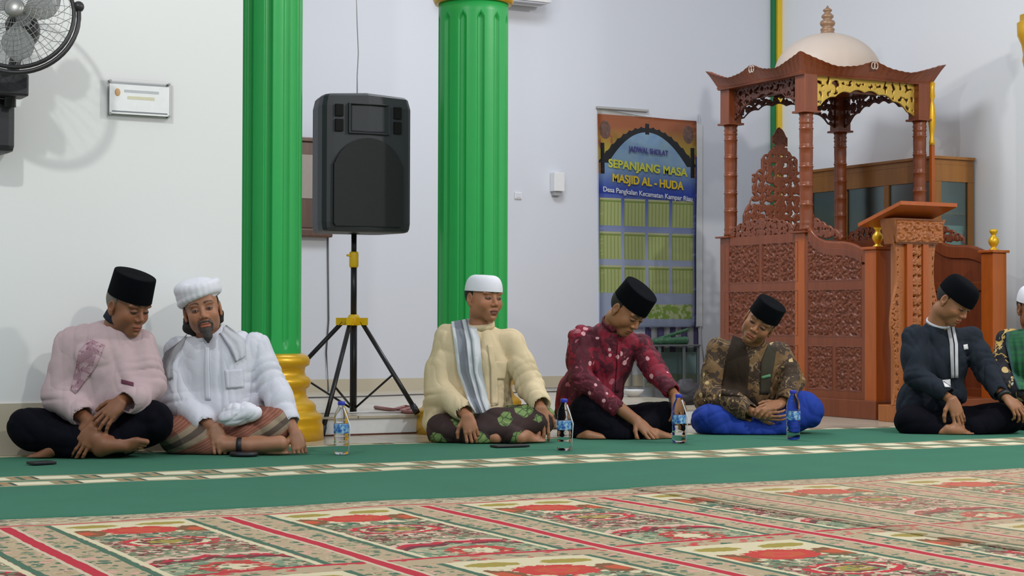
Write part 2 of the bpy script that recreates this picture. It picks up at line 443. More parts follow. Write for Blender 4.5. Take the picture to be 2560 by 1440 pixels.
def sheet(name, poly, z0, z1, mats, label, cat, nx=40):
    """carpet slab: poly = x0,x1,y0,y1 world, gently uneven"""
    x0, x1, y0, y1 = poly; ny = max(4, int((y1-y0)/.12)); nx = int((x1-x0)/.15)
    mb = MB(); P = []
    for j in range(ny+1):
        row = []
        for i in range(nx+1):
            x = x0+(x1-x0)*i/nx; y = y0+(y1-y0)*j/ny
            z = z1+.0015*math.sin(x*5+y*3)+.001*math.sin(x*11-y*7)
            row.append((x, y, z))
        P.append(row)
    vs = mb.grid(P)
    rim = [vs[0][i] for i in range(nx+1)]+[vs[j][nx] for j in range(1, ny+1)]+[vs[ny][i] for i in range(nx-1, -1, -1)]+[vs[j][0] for j in range(ny-1, 0, -1)]
    low = [mb.bm.verts.new((v.co.x, v.co.y, z0)) for v in rim]
    for i in range(len(rim)):
        j = (i+1) % len(rim); mb.bm.faces.new((rim[i], rim[j], low[j], low[i]))
    mb.bm.faces.new(low)
    return tag(mb.build(name, mats), label, cat)
sheet('carpet', (-3, 8.3, 5.205, 7.70), .0, .008, carpet_green(), 'long green carpet with two cream block stripes under the seated men', 'carpet')
sheet('prayer_carpet', (-3, 3.262, .5, 5.20), .0085 if False else .0, .0125, carpet_patterned('floral_prayer_carpet', 1.08-.65*8, .65, False), 'floral prayer carpet with bright red dividing lines at lower left', 'carpet')
_c2 = sheet('prayer_carpet', (3.268, 8.3, .5, 5.20), .0, .0145, carpet_patterned('pale_floral_prayer_carpet', 3.46-.66*8, .66, True), 'paler floral prayer carpet with thin red lines at lower right', 'carpet')

# ---------------------------------------------------------------- columns
def flute(n, depth, zlo, zhi):
    def fn(a, z):
        ph = (a/(2*math.pi)*n) % 1.0
        d = abs(ph-.5)/.5                 # 0 at flute centre
        prof = max(0.0, 1-(d/.62)**4) if d < .62 else 0.0
        e = min(1, max(0, (z-zlo)/.05))*min(1, max(0, (zhi-z)/.04))
        rr = math.sqrt(max(0, 1-(d/.42)**2)) if d < .42 else 0.0
        return 1-depth*rr*(1 if e > .99 else (1 if (d < .42*math.sqrt(max(0, e*(2-e)))) else 0))
    return fn
def column(px, Y, label, zcap, zfl):
    c = on_y(px, 500, Y); c[2] = 0
    t = empty('column', c, label, 'column', 'fluted green columns')
    sh = MB(); zs = [.41]+list(np.linspace(.43, .60, 12))+[.9, 1.3, 1.7]+list(np.linspace(zfl-.12, zfl+.02, 14))+[zcap+.02]
    sh.lathe(c, [(.186, z) for z in zs], 384, fn=flute(12, .095, .47, zfl)); sh.build('shaft', M_GREEN, t)
    b = MB(); b.lathe(c, [(.19, .43), (.205, .425), (.222, .415), (.232, .395), (.228, .372), (.208, .36), (.205, .335), (.212, .318), (.232, .305), (.238, .285), (.228, .262), (.212, .25), (.214, .225), (.226, .20), (.250, .185), (.262, .168), (.262, .15), (.268, .135), (.292, .125), (.296, .105), (.290, .09), (.298, .07), (.302, .0)], 72)
    b.build('base', M_GOLD, t)
    k = MB(); k.lathe(c, [(.19, zcap), (.205, zcap), (.215, zcap+.02), (.212, zcap+.045), (.222, zcap+.06), (.245, zcap+.09), (.26, zcap+.13), (.25, zcap+.16), (.28, zcap+.20), (.30, zcap+.3), (.30, 4.0)], 64)
    k.build('capital', M_GOLD, t)
    return t
column(661, 8.3, 'fluted green column with gold base at the end of the left wall', 2.33, 2.235)
column(1182, 8.3, 'fluted green column with gold capital behind the man in cream shirt', 2.278, 2.205)
_c3 = on_x(2590, 120, 8.2)
_t3 = empty('column', (_c3[0], _c3[1], 0), 'green column with gold capital cut off by the right edge', 'column', 'fluted green columns')
MB().lathe((_c3[0], _c3[1], 0), [(.07, 0), (.07, 2.2)], 32).build('shaft', M_GREEN, _t3)
MB().lathe((_c3[0], _c3[1], 0), [(.072, 2.2), (.075, 2.22), (.085, 2.26), (.080, 2.30), (.09, 2.36), (.115, 2.42), (.118, 2.50), (.10, 2.51), (.10, 2.55)], 32).build('capital', M_GOLD, _t3)

# ---------------------------------------------------------------- SDF surface tools
def surface_nets(Fv, xs, ys, zs):
    ins = Fv < 0
    nx, ny, nz = Fv.shape
    s = np.zeros((nx-1, ny-1, nz-1), np.uint8)
    for a in (0, 1):
        for b in (0, 1):
            for c in (0, 1):
                s += ins[a:nx-1+a, b:ny-1+b, c:nz-1+c]
    act = np.argwhere((s > 0) & (s < 8)); del s
    idx = np.full((nx-1, ny-1, nz-1), -1, np.int32)
    i, j, k = act.T
    idx[i, j, k] = np.arange(len(act), dtype=np.int32)
    vals = {}
    for a in (0, 1):
        for b in (0, 1):
            for c in (0, 1): vals[a, b, c] = Fv[i+a, j+b, k+c].astype(np.float64)
    acc = np.zeros((len(act), 3)); cnt = np.zeros(len(act))
    ax = [xs, ys, zs]; base = [i, j, k]
    for d in range(3):
        o = [q for q in range(3) if q != d]
        for a in (0, 1):
            for b in (0, 1):
                k0 = [0, 0, 0]; k0[o[0]] = a; k0[o[1]] = b; k1 = list(k0); k1[d] = 1
                v0 = vals[tuple(k0)]; v1 = vals[tuple(k1)]
                m = (v0 < 0) != (v1 < 0)
                t = np.where(m, v0/np.where(v0-v1 == 0, 1, v0-v1), 0)
                P = np.empty((len(act), 3))
                P[:, d] = ax[d][base[d]]+t*(ax[d][base[d]+1]-ax[d][base[d]])
                P[:, o[0]] = ax[o[0]][base[o[0]]+a]; P[:, o[1]] = ax[o[1]][base[o[1]]+b]
                acc += P*m[:, None]; cnt += m
    verts = acc/cnt[:, None]
    quads = []
    def emit(A, sl, offs):
        e = np.argwhere(A)
        if len(e) == 0: return
        e = e+np.array(sl)
        q = np.stack([idx[tuple((e+np.array(o)).T)] for o in offs], 1)
        quads.append(q)
    # x edges
    a = ins[:-1, 1:-1, 1:-1]; b = ins[1:, 1:-1, 1:-1]
    O = [(0, -1, -1), (0, 0, -1), (0, 0, 0), (0, -1, 0)]
    emit(a & ~b, (0, 1, 1), O); emit(~a & b, (0, 1, 1), O[::-1])
    a = ins[1:-1, :-1, 1:-1]; b = ins[1:-1, 1:, 1:-1]
    O = [(-1, 0, -1), (-1, 0, 0), (0, 0, 0), (0, 0, -1)]
    emit(a & ~b, (1, 0, 1), O); emit(~a & b, (1, 0, 1), O[::-1])
    a = ins[1:-1, 1:-1, :-1]; b = ins[1:-1, 1:-1, 1:]
    O = [(-1, -1, 0), (0, -1, 0), (0, 0, 0), (-1, 0, 0)]
    emit(a & ~b, (1, 1, 0), O); emit(~a & b, (1, 1, 0), O[::-1])
    return verts, np.concatenate(quads)
def np_mesh(name, verts, quads, smooth=True):
    me = bpy.data.meshes.new(name)
    me.vertices.add(len(verts)); me.vertices.foreach_set('co', np.ascontiguousarray(verts, np.float32).ravel())
    n = len(quads); me.loops.add(n*4); me.polygons.add(n)
    me.loops.foreach_set('vertex_index', np.ascontiguousarray(quads, np.int32).ravel())
    me.polygons.foreach_set('loop_start', np.arange(0, n*4, 4, dtype=np.int32))
    me.polygons.foreach_set('loop_total', np.full(n, 4, np.int32))
    me.polygons.foreach_set('use_smooth', np.full(n, smooth))
    me.update(); me.validate()
    return me
def set_color(me, rgb, name='Col'):
    a = me.color_attributes.new(name, 'FLOAT_COLOR', 'POINT')
    c = np.ones((len(me.vertices), 4), np.float32); c[:, :3] = rgb; a.data.foreach_set('color', c.ravel())
class Sdf:
    def __init__(s): s.ops = []; s.zones = []; s.post = []
    def ell(s, c, r, R=None, k=.03, sub=False):
        s.ops.append(('e', np.array(c, float), np.array(r, float), np.eye(3) if R is None else R, k, sub)); return s
    def cap(s, a, b, ra, rb=None, k=.03, sub=False):
        s.ops.append(('c', np.array(a, float), np.array(b, float), (ra, ra if rb is None else rb), k, sub)); return s
    def chain(s, pts, rs, k=.03):
        for i in range(len(pts)-1): s.cap(pts[i], pts[i+1], rs[i], rs[i+1], k)
        return s
    def zone(s, c, r, h): s.zones.append((np.array(c, float), r, h)); return s
    def bounds(s):
        lo = np.full(3, 1e9); hi = -lo
        for o in s.ops:
            if o[-1]: continue
            if o[0] == 'e':
                m = np.abs(o[3]) @ o[2]; lo = np.minimum(lo, o[1]-m); hi = np.maximum(hi, o[1]+m)
            else:
                m = max(o[3]); lo = np.minimum(lo, np.minimum(o[1], o[2])-m); hi = np.maximum(hi, np.maximum(o[1], o[2])+m)
        return lo-.02, hi+.02
    def axis(s, d, lo, hi, h):
        out = [lo]; x = lo
        while x < hi:
            st = h
            for c, r, zh in s.zones:
                if c[d]-r-h < x < c[d]+r: st = min(st, zh)
            x += st; out.append(x)
        return np.array(out, np.float32)
    def mesh(s, name, h=.008, floor=None, wr=0.0, wrf=18.0, wseed=0, wdir=None, cuts=()):
        lo, hi = s.bounds()
        xs, ys, zs = (s.axis(d, lo[d], hi[d], h) for d in range(3))
        Fv = np.full((len(xs), len(ys), len(zs)), .08, np.float32)
        for o in s.ops:
            k = o[4]; mg = k+2.5*h
            if o[0] == 'e':
                m = np.abs(o[3]) @ o[2]+mg; a = o[1]-m; b = o[1]+m
            else:
                m = max(o[3])+mg; a = np.minimum(o[1], o[2])-m; b = np.maximum(o[1], o[2])+m
            i0, i1 = np.searchsorted(xs, a[0]), np.searchsorted(xs, b[0]); j0, j1 = np.searchsorted(ys, a[1]), np.searchsorted(ys, b[1]); k0, k1 = np.searchsorted(zs, a[2]), np.searchsorted(zs, b[2])
            if i1 <= i0 or j1 <= j0 or k1 <= k0: continue
            X = xs[i0:i1, None, None]; Y = ys[None, j0:j1, None]; Z = zs[None, None, k0:k1]
            if o[0] == 'e':
                px, py, pz = X-np.float32(o[1][0]), Y-np.float32(o[1][1]), Z-np.float32(o[1][2]); R = o[3].astype(np.float32); r = o[2].astype(np.float32)
                q = [(px*R[0, q]+py*R[1, q]+pz*R[2, q]) for q in range(3)]
                k1_ = np.sqrt((q[0]/r[0])**2+(q[1]/r[1])**2+(q[2]/r[2])**2)
                k2_ = np.sqrt((q[0]/r[0]**2)**2+(q[1]/r[1]**2)**2+(q[2]/r[2]**2)**2)
                d = k1_*(k1_-1)/np.maximum(k2_, 1e-6)
            else:
                A, B = o[1].astype(np.float32), o[2].astype(np.float32); ba = B-A; L = max(float(ba@ba), 1e-9)
                px, py, pz = X-A[0], Y-A[1], Z-A[2]
                t = np.clip((px*ba[0]+py*ba[1]+pz*ba[2])/np.float32(L), 0, 1)
                d = np.sqrt((px-t*ba[0])**2+(py-t*ba[1])**2+(pz-t*ba[2])**2)-(o[3][0]+t*(o[3][1]-o[3][0])).astype(np.float32)
            S = Fv[i0:i1, j0:j1, k0:k1]
            if o[5]:
                hh = np.maximum(k-np.abs(S+d), 0)/k; S[...] = np.maximum(S, -d)+hh*hh*k*.25
            else:
                hh = np.maximum(k-np.abs(S-d), 0)/k; S[...] = np.minimum(S, d)-hh*hh*k*.25
        if wr > 0:
            ii, jj, kk = np.nonzero(np.abs(Fv) < .03)
            P = np.stack([xs[ii], ys[jj], zs[kk]], 1)
            Wv = wrinkle(P, wrf, wseed, wdir)
            for q, (fc, fd, fr_) in enumerate(getattr(s, 'fold', [])):
                fd = fd/np.linalg.norm(fd); g2 = np.exp(-((P-fc)**2).sum(1)/fr_**2)
                rel = P-fc; ax_ = rel@fd; sd = rel@np.cross(fd, (0.3, .2, .9))
                ph = ax_*(52+9*(q % 3))+22*sd+1.6*np.sin(sd*38+ax_*22+q)+q*1.7
                m2 = np.clip(.25+.9*np.sin(sd*30+ax_*19+q*2.1), 0, 1)
                Wv = Wv*(1-g2*.6)+g2*1.25*m2*((1-np.abs(np.sin(ph)))**1.6*1.7-.55)
            for fc in getattr(s, 'calm', []): Wv = Wv*(1-.92*np.exp(-(((P-fc)**2).sum(1)/.06**2)))
            Fv[ii, jj, kk] += wr*Wv
        for (p, n) in cuts:        # keep where (x-p).n < 0
            D = ((xs[:, None, None]-p[0])*n[0]+(ys[None, :, None]-p[1])*n[1]+(zs[None, None, :]-p[2])*n[2]).astype(np.float32)
            Fv = np.maximum(Fv, D)
        if floor is not None: Fv = np.maximum(Fv, (floor-zs)[None, None, :].astype(np.float32))
        Fv[0] = .05; Fv[-1] = .05; Fv[:, 0] = .05; Fv[:, -1] = .05; Fv[:, :, 0] = .05; Fv[:, :, -1] = .05
        v, q = surface_nets(Fv, xs, ys, zs)
        return np_mesh(name, v, q), v
def wrinkle(P, f, seed, wdir=None):
    """creases: broad ridges with sharp valleys, strongest in irregular patches (positive = pressed in)"""
    rng = np.random.default_rng(seed); o = np.zeros(len(P))
    for i in range(7):
        d = rng.normal(size=3); d /= np.linalg.norm(d)
        if wdir is not None:
            w = np.array(wdir, float); w /= np.linalg.norm(w); d = d-w*(d@w)*.8; d /= np.linalg.norm(d)
        e = rng.normal(size=3); e /= np.linalg.norm(e); g_ = rng.normal(size=3); g_ /= np.linalg.norm(g_); fr = f*(.55+.9*rng.random())
        ph = P@d*fr+1.5*np.sin(P@e*f*.42+rng.random()*6)+rng.random()*6
        m = np.clip(np.sin(P@g_*f*.30+rng.random()*6)*.8+.25, 0, 1)
        o += m*((1-np.abs(np.sin(ph)))**2*1.5-.45)
    return o/1.8

# ---------------------------------------------------------------- people
M_SKIN = None
def skin_mat():
    g = G('skin'); c = g.attr('Col'); v, x, y, z = g.coords(); n = g.noise(v, 60, 3)
    cc = g.mix(n*.3, c, (.20, .08, .045))
    return g.out(cc, .5, 0, n, .06, .003, Subsurface_Weight=.06, Subsurface_Radius=(.01, .004, .002))
M_SKIN = skin_mat()
M_PECI = fabric('black_velvet', (.0022, .003, .0045), .9, .2, 900, 30, .1, .05, 0.0)
M_EYEW = plain('eye', (.45, .38, .34), .2)
M_IRIS = plain('dark_iris', (.01, .006, .004), .15)
def hair_mat(name, col):
    g = G(name); v, x, y, z = g.coords(); n = g.noise(g.vec(x*3, y*3, z), 120, 3)
    return g.out(g.mix(n, tuple(a*.5 for a in col), tuple(a*1.5 for a in col)), .7, 0, n, .6, .004)
M_HAIR = hair_mat('black_hair', (.012, .010, .009)); M_GREY = hair_mat('grey_hair', (.17, .15, .13)); M_BEARD = hair_mat('grey_black_beard', (.05, .043, .038))

def head_rot(yaw, pitch, roll):
    y, p, r = (math.radians(a) for a in (yaw, pitch, roll))
    Rz = np.array([[math.cos(y), -math.sin(y), 0], [math.sin(y), math.cos(y), 0], [0, 0, 1]])
    Rx = np.array([[1, 0, 0], [0, math.cos(-p), -math.sin(-p)], [0, math.sin(-p), math.cos(-p)]])
    Ry = np.array([[math.cos(r), 0, math.sin(r)], [0, 1, 0], [-math.sin(r), 0, math.cos(r)]])
    B = np.stack([-RGT, -FWD, UPV], 1)      # columns: local x, y (towards camera), z
    return B @ Ry @ Rz @ Rx

def add_head(S, c, R, s=1.0, jaw=1.0, fat=0.0):
    T = lambda p: c+R@(np.array(p)*s)
    e = lambda p, r, k=.012, sub=False: S.ell(T(p), np.array(r)*s, R, k, sub)
    e((0, -.012, .036), (.075, .094, .085), .02)
    e((0, .030, -.020), (.064*jaw, .062, .072), .03)
    for x in (-1, 1):
        e((x*.044*jaw, .012, -.052), (.021+fat, .040, .032), .028)
        e((x*.040*jaw, .060, -.022), (.024+fat, .024, .026), .02)     # cheek
        e((x*.030, .078, .032), (.028, .012, .008), .012)             # brow ridge
    e((0, .070, -.088), (.026*jaw, .024, .022), .03)                    # chin
    e((0, .066, .058), (.050, .022, .030), .03)                         # forehead
    e((0, .079, -.060), (.027, .019, .022), .02)                        # muzzle
    for x in (-1, 1): e((x*.031, .0965, .009), (.0175, .014, .0115), .010, True)
    S.cap(T((0, .086, .018)), T((0, .106, -.020)), .0075*s, .0115*s, .010)
    for x in (-1, 1):
        e((x*.0135, .096, -.026), (.0085, .011, .0085), .006)
        e((x*.007, .103, -.034), (.0035, .005, .004), .003, True)
    e((0, .0955, -.0535), (.023, .0085, .0058), .004)
    e((0, .0945, -.0665), (.019, .0085, .0068), .004)
    e((0, .1055, -.0597), (.024, .006, .0016), .003, True)
    e((0, .098, -.079), (.016, .008, .005), .008, True)
    for x in (-1, 1):                                                    # lids
        e((x*.031, .0815, .0095), (.0155, .0135, .0105), .004)
        e((x*.0785, -.008, -.002), (.009, .019, .032), .006)
        e((x*.0845, -.004, .003), (.006, .010, .018), .004, True)
        e((x*.078, .000, -.030), (.006, .008, .010), .006)
    S.zone(c, .135*s, .0029)
OPEN = [False]
def head_color(P, c, R, s, base, lip, brow, hairc=None, beard=None, stub=0.0):
    L = ((P-c)@R)/s
    x, y, z = L.T; ax = np.abs(x)
    C = np.tile(np.array(base, float), (len(P), 1))
    def put(m, col, a=1.0):
        C[m] = C[m]*(1-a)+np.array(col)*a
    H = (np.linalg.norm(L, axis=1) < .17)
    put(H & (ax < .055) & (z < -.045) & (y > .04), np.array(base)*.78, stub)
    put(H & (((ax-.045)/.028)**2+((z+.02)/.025)**2 < 1) & (y > .03), np.array(base)*np.array([1.12, 1.0, .95]), .6)
    put(H & (y > .085) & (ax < .013) & (z < .0) & (z > -.04), np.array(base)*np.array([1.15, 1.0, .95]), .6)
    m = H & (y > .080) & ((x/.024)**2+((z+.060)/.0135)**2 < 1); put(m, lip)
    m = m & (np.abs(z+.0597) < .0018); put(m, np.array(lip)*.3)
    bz = .034+.006*np.cos((ax-.032)/.022*1.4)
    put(H & (y > .055) & (ax > .011) & (ax < .054) & (np.abs(z-bz) < .0052*(1.3-ax/.06)), brow, .9)
    put(H & (y > .06) & (((ax-.031)/.0185)**2+((z-.010)/.0125)**2 < 1), np.array(base)*.62, .8)
    put(H & (y > .06) & (((ax-.031)/.0150)**2+((z-.0075)/.0042)**2 < 1), (.38, .32, .29) if OPEN[0] else np.array(brow)*.6, .95)
    put(H & (y > .06) & (np.abs(ax-.031) < .016) & (np.abs(z-.0115+.5*(ax-.031)**2/.016) < .0018), np.array(brow)*.6, .95)
    put(H & (y > .06) & (((ax-.031)/.0058)**2+((z-.0078)/.0050)**2 < 1), (.012, .008, .006), .97)
    if beard is not None:
        put(H & (y > .05) & (ax < .036) & (((x/.034)**2+((z+.058)/.042)**2) > .42) & (((x/.036)**2+((z+.068)/.050)**2) < 1) & (z < -.036) & ~(((x/.024)**2+((z+.060)/.0125)**2) < 1), beard, .8)
    return C
def hand(S, w, tip, nrm, curl=.35, thumb=1, length=.185, spread=.10, tcurl=.3, zone=.0034, thin=1.0):
    """w wrist, tip aim, nrm: back of the hand direction; thumb=+1/-1 side"""
    w = np.array(w, float); y = np.array(tip, float)-w; y /= np.linalg.norm(y)
    z = np.array(nrm, float); z = z-y*(z@y); z /= np.linalg.norm(z); x = np.cross(y, z)*thumb
    s = length/.185
    kn = []
    for i, (ox, ln) in enumerate(((.030, .088), (.010, .092), (-.010, .087), (-.028, .080))):
        k = w+s*(x*ox+y*ln-z*(.002+.004*abs(i-1))); kn.append(k)
        S.cap(w+x*ox*.5*s+y*.012*s, k, .0135*s*thin, .0108*s*thin, .014)
    S.ell(w+y*.045*s-z*.004*s, (.036*s, .040*s, .015*s), np.stack([x, y, z], 1), .012)
    fl = ((.042, .026, .021), (.047, .030, .022), (.043, .028, .021), (.034, .021, .019))
    for i, (k, L) in enumerate(zip(kn, fl)):
        a = spread*(1.2-i*.85); p = k; ang = curl*(.55+.12*i)
        for j, l in enumerate(L):
            d = (y*math.cos(a)+x*math.sin(a))*math.cos(ang)-z*math.sin(ang)
            q = p+d*l*s; r0 = (.0092, .0084, .0076)[j]*s*thin; r1 = (.0086, .0078, .0066)[j]*s*thin
            S.cap(p, q, r0, r1, .0035); p = q; ang += curl*(1.0+.1*i)
    p = w+s*(x*.020+y*.022-z*.004); d = y*.62+x*.75-z*.22
    for j, (l, r0, r1) in enumerate(((.042, .0135, .0110), (.032, .0105, .0095), (.026, .0095, .0078))):
        d = d/np.linalg.norm(d); q = p+d*l*s; S.cap(p, q, r0*s*thin, r1*s*thin, .006); p = q
        d = d*(1)+(y-x*.75-z*.4)*tcurl
    S.zone(w+y*.09*s, .10*s, zone)
    return w, y, z
def foot(S, ank, toe, up, s=1.0, zone=.0045, side=1):
    ank = np.array(ank, float); y = np.array(toe, float)-ank; y /= np.linalg.norm(y); z = np.array(up, float); z -= y*(z@y); z /= np.linalg.norm(z); x = np.cross(y, z)*side
    S.ell(ank-y*.035*s-z*.030*s, (.030*s, .038*s, .032*s), np.stack([x, y, z], 1), .03)
    S.cap(ank, ank+y*.075*s-z*.030*s, .034*s, .026*s, .03)
    for i, o in enumerate((.030, .014, 0, -.014, -.027)):
        b = ank+s*(y*(.125-.008*abs(i-.7)*i*.5)+x*o-z*.045)
        S.cap(ank+y*.03*s+x*o*.4*s-z*.035*s, b, .022*s, .0135*s, .015)
        L = (.040, .034, .030, .026, .021)[i]; r = (.0135, .0095, .009, .0085, .008)[i]
        S.cap(b, b+y*L*s-z*.004*s, r*s, r*.95*s, .004)
    S.zone(ank+y*.11*s, .09*s, zone)

def cast(bvh, x, y):
    d = V(ray(x, y)).normalized(); h = bvh.ray_cast(V(CAM), d, 30)
    return h
def bvh_of(o):
    me = o.data; off = Vector((0, 0, 0)); p = o
    while p is not None: off += p.location; p = p.parent
    n = len(me.vertices); co = np.empty(n*3, np.float32); me.vertices.foreach_get('co', co); co = co.reshape(-1, 3)+np.array(off)
    return BVHTree.FromPolygons([tuple(map(float, c)) for c in co], [tuple(p.vertices) for p in me.polygons])
def ribbon(name, bvh, left, right, mat, parent, off=.004, nu=6, nv=24, pleat=0.0, npl=3, thick=.003, label=None, colfn=None):
    """cloth strip laid on a garment: left/right edge polylines given along the strip"""
    def samp(pl, t):
        n = len(pl)-1; a = min(int(t*n), n-1); f = t*n-a
        return (pl[a][0]*(1-f)+pl[a+1][0]*f, pl[a][1]*(1-f)+pl[a+1][1]*f)
    rows = []; last = None
    for j in range(nv+1):
        l = samp(left, j/nv); r = samp(right, j/nv); row = []
        for i in range(nu+1):
            u = i/nu; px, py = l[0]*(1-u)+r[0]*u, l[1]*(1-u)+r[1]*u
            h = cast(bvh, px, py)
            if h[0] is None:
                row.append([px, py, None, None])
            else:
                d = (np.array(h[0])-CAM)@FWD; last = d; row.append([px, py, d, h[1]])
        rows.append(row)
    D = np.array([[np.nan if c[2] is None else c[2] for c in row] for row in rows], float)
    if np.isnan(D).all(): D[:] = 8.5
    for j in range(nv-1, -1, -1):
        for i in range(nu+1):
            if np.isnan(D[j, i]): D[j, i] = D[j+1, i]+.012 if not np.isnan(D[j+1, i]) else np.nan
    for j in range(nv+1):
        for i in range(nu+1):
            if np.isnan(D[j, i]):
                D[j, i] = D[j-1, i] if j and not np.isnan(D[j-1, i]) else np.nanmean(D[j]) if not np.isnan(D[j]).all() else np.nanmean(D)
    for _ in range(2):
        E_ = np.pad(D, 1, 'edge'); D = np.minimum(D, (E_[:-2, 1:-1]+E_[2:, 1:-1]+E_[1:-1, :-2]+E_[1:-1, 2:]+E_[1:-1, 1:-1])/5)
    P = []; Q = []
    for j, row in enumerate(rows):
        pr = []; qr = []
        for i, c in enumerate(row):
            o = off+pleat*(.5+.5*math.sin(i/nu*npl*2*math.pi+.6*math.sin(j*.4)))
            pr.append(at_t(c[0], c[1], D[j, i]-o-thick)); qr.append(at_t(c[0], c[1], D[j, i]-o))
        P.append(pr); Q.append(qr)
    mb = MB(); a = mb.grid(P); b = mb.grid(Q)
    n, m = len(P)-1, len(P[0])-1
    rim = lambda g: [g[0][i] for i in range(m+1)]+[g[j][m] for j in range(1, n+1)]+[g[n][i] for i in range(m-1, -1, -1)]+[g[j][0] for j in range(n-1, 0, -1)]
    ra, rb = rim(a), rim(b)
    for i in range(len(ra)):
        j = (i+1) % len(ra); mb.bm.faces.new((ra[i], ra[j], rb[j], rb[i]))
    if colfn is not None:
        bmesh.ops.recalc_face_normals(mb.bm, faces=mb.bm.faces)
        me = bpy.data.meshes.new(name); mb.bm.verts.index_update(); mb.bm.to_mesh(me)
        cols = [colfn(i/m, j/n) for j in range(n+1) for i in range(m+1)]*2
        mb.bm.free(); set_color(me, np.array(cols)); o = link_mesh(name, me, mat, parent)
    else:
        o = mb.build(name, mat, parent)
    if label: o['label'] = label
    return o
def peci(parent, c, R, s, h, mat, name='cap', tilt=0.0, rx=.0855, ry=.107, z0=.044, round_=0.0, top=.95):
    Rm = Matrix([[float(a) for a in row] for row in R]) @ Matrix.Rotation(math.radians(tilt), 3, 'X')
    mb = MB(); pr = []
    if round_ > 0:
        for t in np.linspace(0, 1, 14):
            a = t*math.pi/2*.985; pr.append(((1-round_)*(1 if t < 1 else .01)+round_*math.cos(a)**.55 if t < 1 else .004, z0+h*math.sin(a) if t < 1 else z0+h))
        pr = [(1.0, z0-.002)]+pr
    else:
        pr = [(1.0, z0), (1.005, z0+.004), (1-.5*(1-top), z0+h*.5), (top, z0+h-.006), (top*.985, z0+h-.001), (top*.95, z0+h), (top*.3, z0+h-.004), (.02, z0+h-.005)]
    mb.lathe(V(c), [(r, z*s) for r, z in pr], 48, M=Rm, sx=rx*s, sy=ry*s)
    for v in mb.bm.verts: pass
    return mb.build(name, mat, parent)
def eyes(parent, c, R, s):
    pass

